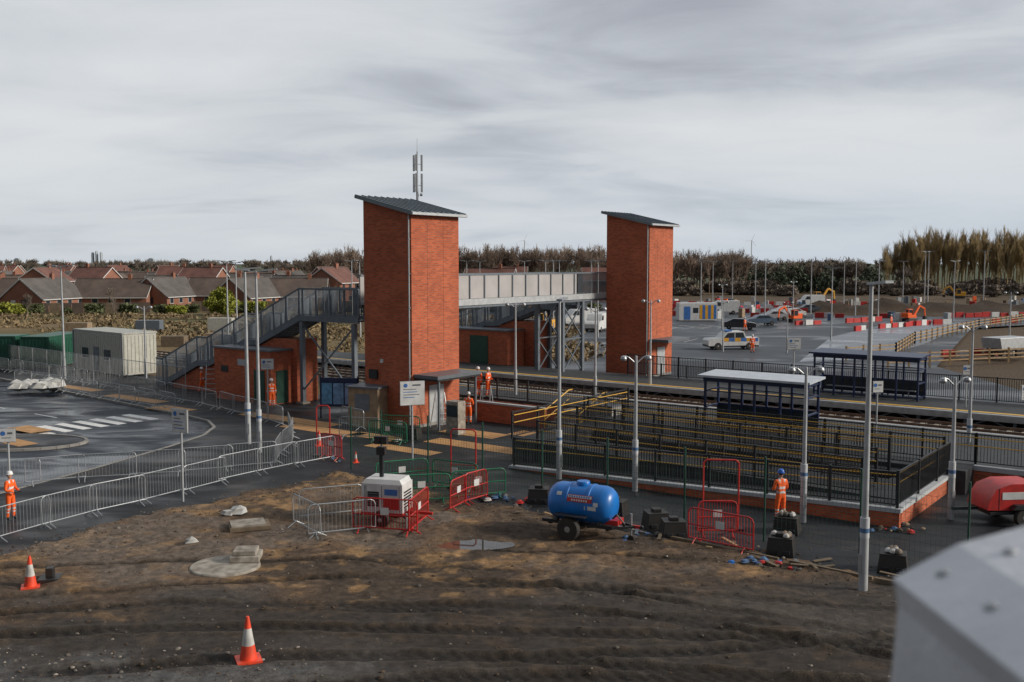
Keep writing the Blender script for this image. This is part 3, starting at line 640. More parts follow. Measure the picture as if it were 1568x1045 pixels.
def weight(x,y,rz,top=True):
    vs=[(-.42,-.36,0),(.42,-.36,0),(.42,.36,0),(-.42,.36,0),(-.35,-.3,.55),(.35,-.3,.55),(.35,.3,.55),(-.35,.3,.55)]
    b=B(); b.add(vs,[(0,3,2,1),(4,5,6,7),(0,1,5,4),(1,2,6,5),(2,3,7,6),(3,0,4,7)],BLACK)
    b.box(-.3,-.08,-.38,-.33,.06,.2,DARK); b.box(.08,.3,-.38,-.33,.06,.2,DARK)
    b.box(-.15,.15,-.15,.15,.553,.66,BLACK); b.box(-.36,.36,-.31,.31,.50,.552,BLACK)
    if top:
        r_=random.Random(int(x*7))
        for i in range(9): u,v=r_.uniform(-.22,.22),r_.uniform(-.22,.22); b.lathe((u,v,.55),[(.04,0),(.11,.04),(.09,.11),(.02,.15)],7,[STONE,PLASW,PLY][i%3])
    b.obj('plastic_weight_block',(x,y,0),rz,bevel=.02)
for x,y,t in[(4.8,32.6,0),(8.16,29.6,1),(10.9,27.9,1),(1.0,36.1,0),(3.6,34.2,0),(-5.0,49.5,0),(9.0,32.0,1),(5.2,31.5,0)]: weight(x,y,random.uniform(-.5,.3),t)
b=B(); pr=[(-1.1,.55),(-1.05,.85),(-.8,1.25),(-.3,1.42),(.7,1.42),(1.0,1.2),(1.15,.8),(1.15,.5)]
b.prism([(x,-.62,z) for x,z in pr],(0,1.24,0),RED); b.box(-1.0,1.1,-.6,.6,.38,.497,DARK)
for s in(-1,1): wheel(b,.1,s*.74,.32,.2); b.prism([(-.35,s*.74-.13,.6),(.55,s*.74-.13,.6),(.4,s*.74-.13,.74),(-.2,s*.74-.13,.74)],(0,.26,0),DARK)
b.box(-.6,.2,-.632,-.623,.9,1.15,WHITE); b.box(.4,.8,-.632,-.623,.7,1.2,DARK); b.beam((-1.1,0,.5),(-2.0,0,.5),.1,.1,DARK)
for x in(-.7,.3,.9): b.box(x-.01,x+.01,-.628,-.621,.56,1.3,DARK)
b.obj('towed_compressor',(16.9,33.4,0),R(6),smooth=True,bevel=.05)

# foreground debris -----------------------------------------------------------
b=B(); b.lathe((0,0,0),[(1.0,-.1),(1.0,.04),(.96,.07)],40,CONC); b.box(.1,.95,.1,.9,.073,.25,CONC); b.box(.18,.85,.2,.82,.253,.39,CONC); b.obj('manhole_cover',(-8.3,28.2,.02),.1,bevel=.02)
b=B(); b.box(-.65,.65,-.5,.5,0,.12,WOODG); b.box(-.6,.5,-.4,.45,.123,.18,CONC); b.obj('concrete_slab',(-8.7,32.4,.06),.35)
def rock(b,x,y,z,s,mat,r_):
    vs=[];
    for (t,p) in [(0,0)]+[(1,i*2*math.pi/6) for i in range(6)]+[(2,i*2*math.pi/6+.5) for i in range(6)]+[(3,0)]:
        k=s*r_.uniform(.7,1.15); rr_=[0.12,1,.75,.1][t]; zz=[-.5,-.1,.45,.75][t]
        vs.append((x+k*rr_*math.cos(p),y+k*rr_*math.sin(p),z+zz*s*r_.uniform(.6,1)))
    fs=[(0,1+(i+1)%6,1+i) for i in range(6)]+[(1+i,1+(i+1)%6,7+(i+1)%6,7+i) for i in range(6)]+[(7+i,7+(i+1)%6,13) for i in range(6)]
    b.add(vs,fs,mat)
def gh(x,y):
    i=min(len(xs)-1,max(0,np.searchsorted(xs,x))); j=min(len(ys)-1,max(0,np.searchsorted(ys,y))); return H[j,i]
b=B(); r_=random.Random(3)
for (x,y,s) in[(-9.5,34.0,.36),(-9.8,33.8,.26),(-10.05,30.6,.22)]: rock(b,x,y,gh(x,y)+.05,s,PLASW,r_)
b.obj('white_rubble_bag')
b=B()
k=0
while k<5600:
    x=r_.uniform(-20,17); y=r_.uniform(18,43.5)
    a_=.8*(x-OX)-.6*(y-OY); c_=.6*(x-OX)+.8*(y-OY)
    d_=min(a_-4.6,-9.8-c_); grav=x<-4 and y<22
    if d_<-1.3: continue
    if r_.random()> ((.95 if d_<2.5 or grav else .22) if d_>0 else .25*(1+d_/1.3)): continue
    k+=1
    s_=abs(r_.gauss(.0,.020))+.011
    if d_>0 and r_.random()<.02: s_+=r_.uniform(.02,.06)
    rock(b,x,y,max(gh(x,y),0),s_,r_.choice([STONE,STONE,DIRTM,DIRTM,DIRTM,STONE2 if grav or r_.random()<.3 else DIRTM]),r_)
b.obj('gravel')
b=B()
for i in range(34):
    a_=r_.uniform(15,31); c_=r_.uniform(-11.6,-10.0); x,y,_=W(a_,c_)
    L=r_.uniform(.2,1.0); t=r_.uniform(0,3.1); b.beam((x,y,gh(x,y)+.05),(x+L*math.cos(t),y+L*math.sin(t),gh(x,y)+.07),.10,.03,r_.choice([WOODG,WOOD,WOODG,GREYM,WOODG]))
for a0,a1,c0,c1,w_,mm in [(25,27.4,-11,-11.1,.12,WOODG),(27.5,31,-11.2,-11.0,.14,WOODG),(18,20.2,-10.5,-10.8,.07,CONC),(20.6,24.6,-10.7,-10.9,.08,WOODG)]:
    x0,y0,_=W(a0,c0);x1,y1,_=W(a1,c1); b.beam((x0,y0,.08),(x1,y1,.07),.1,w_,mm)
b.obj('timber_offcuts')
b=B()
for (cx,cy,n_) in[(-.6,36.6,14),(.4,36.4,12),(8.1,28.2,8),(12.7,32.2,14),(4.2,31.0,8),(7.2,28.6,10),(-7.9,43.6,8),(4.0,30.2,10),(-5.9,48.4,8)]:
    for i in range(n_):
        x=cx+r_.gauss(0,.5);y=cy+r_.gauss(0,.3); rock(b,x,y,.06,r_.uniform(.05,.17),r_.choice([BLUE,PLASW,RED,STONE,BLACK,PLY,BLUES,DIRTM,STONE]),r_)
b.obj('site_rubbish_pile')
b=B()
for i in range(14): x=-32.8+r_.uniform(-1.5,1.3); y=68.4+r_.uniform(-.8,.8); rock(b,x,y,.35,r_.uniform(.6,.85),PLASW,r_)
b.obj('bulk_bags')

b=B(); b.box(-.9,.9,-.7,.7,0,2.1,PLY); b.box(-1.0,1.0,-.8,.8,2.103,2.2,GREYS); b.box(-.5,.4,-.72,-.703,.9,1.8,GREYM); b.box(-.02,.02,-.715,-.703,.05,.88,DARK); b.obj('ticket_machine_hoarding',(-7.7,53.4,0),PHI*.6)
b=B(); 
for i in range(3): b.box(-1.0+i*.68,-.4+i*.68,-.06,.0,.8,2.0,M('poster_blue%d'%i,(.12+.05*i,.3,.5),.3,var=.4,scale=4))
b.box(-1.08,1.08,0.003,.08,.65,2.3,NAVY); b.box(-1.08,1.08,-.06,.0,2.05,2.28,NAVY)
for s in(-1,1): b.cyl((s*1.1,.04,0),(s*1.1,.04,2.4),.05,.05,8,NAVY)
b.obj('information_board',(-9.8,56.0,0),R(-8))
b=B(); b.box(-.4,.4,-.3,.3,0,1.7,CONC); b.box(-.35,.35,-.32,-.303,.9,1.5,GLASS); b.obj('equipment_cabinet',(-2.9,50.9,0),PHI)
b=B();b.box(-1.0,1.0,-.5,.5,0,1.35,M('grey_cabinet',(.25,.25,.24),.6)); b.box(-1.05,1.05,-.55,.55,1.353,1.42,GREYS); b.obj('equipment_cabinet',(*W(8.2,5.6)[:2],0),PHI)
b=B()
for s in(-1,1):
    b.beam((s*.35,0,0),(s*.25,.5,1.9),.04,.04,GALVL);b.beam((s*.35,1.0,0),(s*.25,.5,1.9),.04,.04,GALVL)
for i in range(1,7): t=i/7; b.beam((-.35+.1*t,.5*t,1.9*t),(.35-.1*t,.5*t,1.9*t),.03,.03,GALVL)
ld=b.mesh('step_ladder'); put(ld,'step_ladder',(-3.6,52.2,0),.5); put(ld,'step_ladder',(-19.5,64.2,0),.3,scale=1.15); put(ld,'step_ladder',(-1.6,55.3,0),-.3)

def cabin(name,L,D,h,mat,loc,rz,win=True,roof=None):
    b=B(); b.box(0,L,0,D,.15,h,mat); b.box(-.05,L+.05,-.05,D+.05,h+.002,h+.12,roof or mat); 
    k=int(L/.3)
    for i in range(k): x=L*(i+.5)/k; b.box(x-.06,x+.06,-.03,-.002,.3,h-.15,mat)
    k=int(D/.3)
    for i in range(k): y=D*(i+.5)/k; b.box(L+.002,L+.03,y-.06,y+.06,.3,h-.15,mat)
    for x in(0,L): b.box(x-.07,x+.07,-.07,-.031,.1,h,GREYM if win else mat)
    if win:
        for x in(L*.25,L*.7): b.box(x-.5,x+.5,-.05,-.031,1.2,2.0,GLASS); b.box(x-.55,x+.55,-.045,-.0305,1.13,1.198,WHITE)
        b.box(L*.48-.4,L*.48+.4,-.055,-.031,.2,2.15,GREYM)
    b.obj(name,loc,rz)
cabin('site_cabin',8,2.8,3.3,OFFW,(-35.9,81.3,0),R(-41),roof=M('cabin_roof_pale',(.40,.41,.38),.7,var=.15))
cabin('storage_container',6,2.4,2.6,GREEN,(-47.3,82.5,0),R(0),win=False); cabin('storage_container',2.4,6,2.6,GREEN,(-40.6,82.0,0),R(-4),win=False)
b=B()
for i in range(4): b.box(-46+i*4.6,-43.6+i*4.6,104,105.5,.0,1.1+.3*(i%2),[PLY,GALV,WOODG,PLY][i])
for i in range(5): b.box(-56+i*9,-53+i*9,124,125.5,0,1.3+.3*(i%3),[PLY,GREYM,OFFW,WOODG,PLY][i])
b.obj('stacked_materials')

# ---------------------------------------------------------------- vehicles (far)
def vehicle(name,prof,Wd,glass,mat,loc,rz,wh,wr=.34,extra=None):
    b=B(); b.prism([(x,-Wd/2,z) for x,z in prof],(0,Wd,0),mat)
    for g in glass:
        for s in(-1,1): b.prism([(x,s*(Wd/2+.003),z) for x,z in g],(0,s*.012,0),GLASS)
    for x in wh:
        for s in(-1,1): wheel(b,x,s*(Wd/2-.08),wr,.22)
    b.box(prof[0][0]-.02,prof[-1][0]+.02,-Wd/2+.1,Wd/2-.1,.3,.5,BLACK)
    if extra: extra(b)
    b.obj(name,loc,rz,smooth=True,bevel=.06)
vanp=[(-2.6,.35),(-2.62,1.0),(-2.4,1.25),(-1.75,1.4),(-1.2,2.15),(-.8,2.3),(2.5,2.3),(2.6,2.0),(2.6,.35)]
def bat(b):
    for i in range(6):
        for s in(-1,1): b.box(-1.2+i*.62,-.6+i*.62,*sorted((s*.953,s*.965)),.85,1.2,[YEL,BLUET][i%2])
    b.box(-.8,-.2,-.7,.7,1.86,1.97,BLUE)
pick=[(-2.7,.4),(-2.72,.95),(-2.5,1.12),(-1.3,1.2),(-.75,1.8),(1.0,1.85),(1.25,1.2),(2.6,1.2),(2.6,.45)]
vehicle('service_pickup',pick,1.9,[[(-1.1,1.22),(-.7,1.7),(.0,1.74),(.0,1.22)],[(.1,1.22),(.1,1.74),(.9,1.74),(1.1,1.22)]],WHITE,(22.3,101,.03),R(8),(-1.7,1.6),.38,bat)
carp=[(-2.1,.35),(-2.12,.75),(-1.9,.9),(-1.1,1.0),(-.5,1.42),(.8,1.45),(1.6,1.05),(2.1,.98),(2.12,.35)]
cg=[[(-.95,1.03),(-.45,1.36),(.15,1.38),(.15,1.03)],[(.22,1.03),(.22,1.38),(.75,1.38),(1.3,1.05)]]
for (x,y,c,rz) in[(35,140,(.10,.14,.2),.1),(40,152,(.3,.31,.33),.2),(30,131,(.05,.05,.06),2.9),(45,160,(.5,.5,.5),.3),(24,168,(.25,.03,.03),0),(52,175,(.08,.1,.12),0),(14,150,(.4,.4,.42),.1),(8,160,(.1,.1,.12),.1),(33,180,(.55,.55,.56),0),(38,172,(.1,.12,.3),.1),(46,168,(.5,.5,.5),.2)]:
    vehicle('parked_car',carp,1.75,cg,M('car_paint',c,.3),(x,y,.03),rz,(-1.35,1.35),.32)
for (x,y,rz) in[(11,128,1.2),(9.5,140,.4),(120,270,0),(140,300,.1),(36,170,0),(27,190,.2),(60,200,.1),(13,112,1.4)]: vehicle('parked_van',vanp,1.95,[[(-1.6,1.45),(-1.15,2.05),(-.5,2.05),(-.5,1.45)]],WHITE,(x,y,.03),rz,(-1.6,1.6))
b=B(); b.box(-2.9,2.9,-1.2,1.2,.1,2.7,WHITE); 
for i in range(6): b.box(.2+i*.43,.6+i*.43,-1.215,-1.203,.3,2.4,[YEL,BLUET][i%2])
b.box(-2.2,-1.2,-1.21,-1.203,.2,2.2,BLUET); b.box(-.8,0,-1.21,-1.203,1.2,2,GLASS); b.obj('welfare_unit',(28,151,.03),.05)
def digger(x,y,rz,s,mat):
    b=B()
    for q_ in(-1,1): b.prism([(-1.3,q_*.8-.2,.15),(-1.1,q_*.8-.2,0),(1.1,q_*.8-.2,0),(1.3,q_*.8-.2,.15),(1.3,q_*.8-.2,.5),(1.1,q_*.8-.2,.65),(-1.1,q_*.8-.2,.65),(-1.3,q_*.8-.2,.5)],(0,.4,0),BLACK)
    b.box(-1.4,1.0,-.95,.95,.75,1.35,mat); b.box(-1.5,-.3,-.95,.95,1.353,1.8,mat); b.box(-.2,.9,.1,.95,1.353,2.5,GLASS); b.box(-.25,.95,.05,1,2.503,2.6,mat)
    for u,v in((-.2,.1),(.9,.1),(-.2,.95),(.9,.95)): b.box(u-.05,u+.05,v-.05,v+.05,1.353,2.5,mat)
    b.beam((.9,-.3,1.2),(2.4,-.3,3.3),.25,.4,mat);b.beam((2.4,-.3,3.3),(3.9,-.3,2.6),.25,.35,mat);b.beam((3.8,-.3,2.8),(4.0,-.3,1.0),.2,.3,mat)
    b.prism([(3.7,-.7,1.1),(4.3,-.7,1.0),(4.2,-.7,.4),(3.6,-.7,.3)],(0,.8,0),DARK)
    put(b.mesh('excavator'),'excavator',(x,y,.0),rz,bevel=.04,scale=s)
digger(4.2,125,2.6,.95,YEL); digger(65,212,.3,1.0,YEL); digger(42,148,3.6,.7,ORG); digger(110,245,3,.9,YEL); digger(60,150,.4,.7,ORG)

b=B(); r_=random.Random(5)
def rw(x0,y0,x1,y1,h=1.0):
    L=math.hypot(x1-x0,y1-y0); k=int(L/1.6); on=True
    for i in range(k):
        if r_.random()<(.16 if on else .4): on=not on
        if not on: continue
        t0=i/k;t1=(i+.85)/k; j=r_.uniform(-.5,.5); hh=h*r_.uniform(.7,1); b.beam((x0+(x1-x0)*t0,y0+(y1-y0)*t0+j,hh/2),(x0+(x1-x0)*t1,y0+(y1-y0)*t1+j,hh/2),.3,hh,(RED if (i%2==0) else WHITE) if r_.random()>.15 else RED)
rw(26,165,60,158,.9);rw(20,190,70,185);rw(30,205,80,205);rw(44,128,60,142,.8);rw(60,142,92,150,.8);rw(35,175,48,190);rw(70,160,130,172,.9);rw(40,140,56,150,.8)
rw(40,92,56,98,.9);rw(56,98,70,96,.9);rw(100,180,150,215);rw(42,75,58,86,.9);rw(24,178,60,172)
b.obj('red_white_site_barrier')
b=B()
def prf(pts,sp=2.2):
    for (x0,y0),(x1,y1) in zip(pts,pts[1:]):
        L=math.hypot(x1-x0,y1-y0);k=int(L/sp)
        for i in range(k+1): x=x0+(x1-x0)*i/k;y=y0+(y1-y0)*i/k; b.box(x-.07,x+.07,y-.07,y+.07,0,1.35,WOOD)
        for z in(.45,.8,1.15): b.beam((x0,y0,z),(x1,y1,z),.05,.11,WOOD)
prf([(30,89),(36,93),(43.7,107.7),(62,132),(84,156),(120,180)]); prf([(31.5,83),(46,88.5),(60,108),(92,140)])
b.obj('timber_post_and_rail_fence')
b=B()
for i in range(130):
    x=r_.uniform(24,150); y=r_.uniform(150,230)
    if 160<y<190 and x>44: y+=36
    h=r_.uniform(.5,1.6); w=r_.uniform(.3,1.3); t=r_.uniform(0,3)
    b.beam((x-w/2*math.cos(t),y-w/2*math.sin(t),h/2),(x+w/2*math.cos(t),y+w/2*math.sin(t),h/2),.7,h,r_.choice([WHITE,OFFW,GALV,ORG,RED,BLUES,GREYM,GREYM,WHITE,PLY,WOODG]))
b.obj('site_materials')
b=B(); b.prism([(-1.9,-1,.9),(1.9,-1,.9),(2.2,-1,1.9),(-2.2,-1,1.9)],(0,2,0),GALVL); b.box(-1.9,1.9,-.6,.6,.6,.897,DARK)
for x in(-.6,.6):
    for s in(-1,1): wheel(b,x,s*.9,.42,.25)
b.beam((-1.9,0,.7),(-3.4,0,.6),.12,.12,DARK); b.obj('tipping_trailer',(46,92.5,0),.5,bevel=.03)

b=B(); b.cyl((0,0,0),(0,0,17.5),.22,.16,10,GALV)
for s in range(3):
    t=s*2.094+.4; x,y=.55*math.cos(t),.55*math.sin(t); b.box(x-.12,x+.12,y-.12,y+.12,17.2,19.4,GALVL); b.box(x-.12,x+.12,y-.12,y+.12,19.7,21.6,GALVL); b.beam((0,0,18),(x,y,18),.06,.06,GALV); b.beam((0,0,20.5),(x,y,20.5),.06,.06,GALV)
b.cyl((0,0,17.5),(0,0,22),.09,.07,8,GALV); b.cyl((0,0,22),(0,0,23.6),.03,.02,6,GALV)
b.cyl((.3,.0,16.9),(.6,0,16.9),.18,.18,10,GALVL)
b.obj('mobile_phone_mast',(-11.3,120,0),0)

# ---------------------------------------------------------------- houses
def housemesh(w,l,e,rg,tile):
    b=B()
    b.prism([(-l/2,-w/2,0),(-l/2,w/2,0),(-l/2,w/2,e),(-l/2,0,rg),(-l/2,-w/2,e)],(l,0,0),BR2)
    o=.4
    for s in(-1,1):
        k=(rg-e)/(w/2)
        b.prism([(-l/2-.25,0,rg+.18),(-l/2-.25,s*(w/2+o),e-k*o+.18),(-l/2-.25,s*(w/2+o),e-k*o+.02),(-l/2-.25,0,rg+.02)],(l+.5,0,0),tile)
        b.box(-l/2-.25,l/2+.25,*(sorted((s*(w/2+o+.002),s*(w/2+o+.1)))),e-k*o-.05,e-k*o+.1,WHITE)
        for x in(-l/2-.27,l/2+.27): b.beam((x,0,rg+.08),(x,s*(w/2+o),e-k*o+.08),.03,.2,WHITE)
    b.box(-l/2-.26,l/2+.26,-.12,.12,rg+.12,rg+.24,TILE3)
    for x in np.arange(-l/2+1.5,l/2-1,3.0):
        for s in(-1,1):
            b.box(x-.6,x+.6,*sorted((s*(w/2+.003),s*(w/2+.03))),1.0,2.1,WHITE); b.box(x-.52,x+.52,*sorted((s*(w/2+.031),s*(w/2+.045))),1.07,2.03,GLASS)
            if e>4: b.box(x-.52,x+.52,*sorted((s*(w/2+.003),s*(w/2+.045))),3.6,4.6,GLASS)
    for s in(-1,1):
        b.box(*sorted((s*(l/2+.003),s*(l/2+.04))),-1.3,.0,1.0,2.2,GLASS); b.box(*sorted((s*(l/2+.003),s*(l/2+.04))),1.2,2.1,.05,2.1,WHITE)
    b.box(l*.2-.35,l*.2+.35,-.3,.3,rg-.3,rg+1.0,BR2); b.cyl((l*.2,0,rg+1),(l*.2,0,rg+1.3),.12,.1,8,TILE2)
    return b.mesh('brick_house')
hm=[housemesh(8,11,2.5,5.6,TILE1),housemesh(8.5,12,2.5,5.8,TILE3),housemesh(8,10,2.5,5.4,TILE2),housemesh(8,9,4.9,7.6,TILE2),housemesh(8,14,2.5,5.6,TILE1)]
hl=[(-86,183,1.35,1),(-76,191,.05,4),(-68,196,1.3,1),(-58,202,.0,4),(-50,190,1.2,1),(-101,192,.1,0),(-42,196,.1,0),(-115,200,1.4,0),(-37,205,1.3,3),(-27,210,.2,2)]
for x,y,rz,k in hl: put(hm[k],'brick_house',(x,y,0),rz)
r_=random.Random(11)
for j in range(8):
    yy=224+j*30
    for i in range(11):
        xx=-yy*.56+i*(yy*.56+(15 if j>1 else -5))/11+r_.uniform(-5,5)
        k=r_.choice([0,1,2,1,4,4,3] if j<5 else [1,3,0,3,2]); put(hm[k],'brick_house',(xx,yy+r_.uniform(-9,9),0),r_.choice([0,.1,1.5,1.6,.05,3.1,.8])+r_.uniform(-.2,.2))
for x,y in[(-4,185),(5,192),(-8,205),(14,240),(21,232)]: put(hm[r_.choice([0,2,3])],'brick_house',(x,y,0),r_.uniform(-.2,.3))
b=B()
def gf(x0,y0,x1,y1,h=1.8):
    L=math.hypot(x1-x0,y1-y0);k=int(L/1.8)
    for i in range(k):
        t0=i/k;t1=(i+.97)/k; b.beam((x0+(x1-x0)*t0,y0+(y1-y0)*t0,h/2),(x0+(x1-x0)*t1,y0+(y1-y0)*t1,h/2+.02),.05,h,r_.choice([WOODG,WOODG,TILE1]))
gf(-120,172,-95,170);gf(-95,170,-64,176);gf(-58,180,-36,182);gf(-36,182,10,180)
b.obj('garden_fence')
b=B(); 
for i in range(60):
    x=-62+i*1.3; y=150-.35*i; b.cyl((x,y,0),(x,y,1.3),.05,.05,5,WOODG)
for z in(.5,1.0): b.beam((-62,150,z),(15,129,z),.03,.06,WOODG)
b.obj('lineside_fence')

# ---------------------------------------------------------------- vegetation
def treearr(h,spread,depth,seed,tw,upw=.5,start=.25,splits=(3,4),zs=.6):
    r_=random.Random(seed); segs=[]
    def gr(p,d,L,rad,lv):
        q=p+d*L; segs.append((p,q,rad,rad*.65))
        if lv==0: return
        for i in range(r_.randint(*splits)):
            v=Vector((r_.gauss(0,1),r_.gauss(0,1),r_.gauss(0,zs))); nd=(d*1.0+v*spread+Vector((0,0,upw))).normalized()
            gr(p+d*L*r_.uniform(.3,1),nd,L*r_.uniform(.55,.85),max(tw,rad*.5),lv-1)
    gr(Vector((0,0,0)),Vector((0,0,1)),h*start,h*.013,depth)
    V=[];F=[]
    for p,q,r0,r1 in segs:
        d=(q-p).normalized(); x=d.orthogonal().normalized(); y=d.cross(x); o=len(V)
        for c,r in((p,r0),(q,r1)):
            for k in range(3): t=k*2.094; V.append(tuple(c+x*math.cos(t)*r+y*math.sin(t)*r))
        F+= [(o+i,o+(i+1)%3,o+3+(i+1)%3,o+3+i) for i in range(3)]
    V=np.array(V); V[:,2]*=h/V[:,2].max(); return V,np.array(F)
def mass(name,vars_,places,mat):
    VV=[];FF=[];o=0
    for (x,y,s,k,rz) in places:
        V,F=vars_[k]; c,s_=math.cos(rz),math.sin(rz)
        P=np.stack([V[:,0]*c-V[:,1]*s_,V[:,0]*s_+V[:,1]*c,V[:,2]],-1)*s+np.array([x,y,0]); VV.append(P);FF.append(F+o);o+=len(V)
    V=np.concatenate(VV);F=np.concatenate(FF); me=bpy.data.meshes.new(name); me.vertices.add(len(V)); me.vertices.foreach_set('co',V.astype(np.float32).ravel())
    me.loops.add(F.size); me.loops.foreach_set('vertex_index',F.ravel().astype(np.int32)); me.polygons.add(len(F)); me.polygons.foreach_set('loop_start',np.arange(0,F.size,4,dtype=np.int32)); me.update(calc_edges=True)
    me.materials.append(mat); return put(me,name)
tv=[treearr(13,.6,5,s,.04,.25,.24) for s in range(4)]
pl=[]
for i in range(175):
    t=i/175; px=478+(1150-478)*t+r_.uniform(-4,4); yy=r_.uniform(285,335); top=373+ (6 if px>1030 else 0)+ (12*max(0,(520-px)/42) if px<520 else 0)
    zt=8.8+(402.5-top)*yy/1524; pl.append(((px-784)/1519*yy,yy,zt/13*r_.uniform(.82,1.02),r_.randrange(4),r_.uniform(0,6)))
mass('distant_tree_line',tv,pl,TWIG)
pv=[treearr(20,.27,5,s+20,.03,.50,.26,(4,5),.4) for s in range(4)]
pl=[]
for i in range(80):
    px=1350+ (1640-1350)*(i+r_.random())/80; yy=r_.uniform(285,345); top=349+max(0,(1378-px))*.9; zt=8.8+(402.5-top)*yy/1524; pl.append(((px-784)/1519*yy,yy,zt/20*r_.uniform(.78,1.05),r_.randrange(4),r_.uniform(0,6)))
mass('poplar_trees',pv,pl,TWIG2)
tv2=[treearr(13,.6,4,s+70,.08,.25,.28,(4,5)) for s in range(3)]; tv2=[(v*np.array([1.6,1.6,1]),f) for v,f in tv2]
pl=[]
for i in range(170):
    px=r_.uniform(-60,500); yy=r_.uniform(480,900); pl.append(((px-784)/1519*yy,yy,r_.uniform(.7,.98)*(yy/700*.35+.6),r_.randrange(3),r_.uniform(0,6)))
for i in range(90):
    px=r_.uniform(1000,1420); yy=r_.uniform(290,420); pl.append(((px-784)/1519*yy,yy,r_.uniform(.6,.85),r_.randrange(3),r_.uniform(0,6)))
mass('distant_tree_line',tv2,pl,TWIG3)
def leafarr(n,rx,ry,rz,size,seed,cone=False):
    g=np.random.default_rng(seed); u=g.normal(size=(n,3)); u/=np.linalg.norm(u,axis=1)[:,None]; rad=g.uniform(.55,1.0,n)**.6
    lump=1+.22*np.sin(u[:,0]*5+seed)*np.cos(u[:,1]*4)+.15*np.sin(u[:,2]*7+seed)
    c=u*rad[:,None]*lump[:,None]*np.array([rx,ry,rz]); c[:,2]+=rz*.95
    if cone: k=np.clip(1-c[:,2]/(2*rz),.05,1)[:,None]; c[:,:2]*=k*1.4
    c[:,2]=np.abs(c[:,2])
    a=g.normal(size=(n,3))*size; b_=g.normal(size=(n,3))*size
    V=np.stack([c-a,c-b_,c+a,c+b_],1).reshape(-1,3); F=np.arange(n*4).reshape(-1,4); return V,F
ev=[leafarr(500,3.0,3.0,3.6,.28,s,False) for s in range(3)]
pl=[]
for i in range(22):
    px=r_.uniform(1135,1345); yy=r_.uniform(275,330); pl.append(((px-784)/1519*yy,yy,r_.uniform(.6,1.25),r_.randrange(3),r_.uniform(0,6)))
mass('evergreen_trees',ev,pl,LEAFD)
hv=[leafarr(900,3,2,1.3,.2,s+9) for s in range(3)]
pl=[(x+r_.uniform(-1,1),y+r_.uniform(-1,1),r_.uniform(.4,.75),r_.randrange(3),r_.uniform(0,6)) for x,y in [(-118+i*5.2,168+i*.35) for i in range(12)]+[(-56+i*4,176) for i in range(4)]+[(-30+i*4,178) for i in range(12)]]
mass('garden_hedge',hv,pl,LEAFG)
mass('yellow_shrub',hv,[(-84,166,.8,0,0),(-46,176,.8,1,0),(-58,172,.6,2,0)],LEAFY)
mass('yellow_green_bush',[leafarr(3500,2.7,2.5,2.2,.16,77)],[(-49,168,.95,0,0)],LEAFY)
mass('scrub',hv,[(r_.uniform(-10,250),r_.uniform(262,300),r_.uniform(.8,1.6),r_.randrange(3),r_.uniform(0,6)) for _ in range(120)],TWIG3)
gv=[treearr(6,.7,5,s+50,.02,.2,.2) for s in range(2)]
for (x,y,s) in[(-64,160,.9),(-78,160,.7),(-98,176,1),(-30,172,.9)]: mass('bare_tree',gv,[(x,y,s,r_.randrange(2),r_.uniform(0,6))],TWIG3)
tuft=[leafarr(50,.9,.9,.16,.09,s) for s in range(3)]
TUF=M('rough_grass',(.22,.165,.09),.9,var=.4,scale=.15)
pl=[]
while len(pl)<800:
    x=r_.uniform(-95,8);y=r_.uniform(88,165)
    if .6*(x-OX)+.8*(y-OY)<27: continue
    pl.append((x,y,r_.uniform(.6,1.8),r_.randrange(3),r_.uniform(0,6)))
mass('rough_grass',tuft,pl,TUF)
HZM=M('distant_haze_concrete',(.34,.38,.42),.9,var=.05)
b=B()
for px,h,w in[(145,23,1.4),(151,25,1.4),(158,23,1.4),(234,14,9),(417,18,1.6),(30,14,8)]:
    yy=1500; X_=(px-784)/1519*yy; b.box(X_-w/2,X_+w/2,yy,yy+8,0,h,HZM); b.box(X_-w/3,X_+w/3,yy+1,yy+7,h+.01,h+1.5,HZM)
b.obj('distant_chimneys')
b=B()
for px in(803,1148):
    yy=2400;X_=(px-784)/1519*yy; b.cyl((X_,yy,0),(X_,yy,62),1.4,.8,8,WHITE)
    for t in(.4,2.5,4.6): b.beam((X_,yy-1.5,62),(X_+16*math.sin(t),yy-1.5,62+16*math.cos(t)),.9,.4,WHITE)
b.obj('wind_turbine')

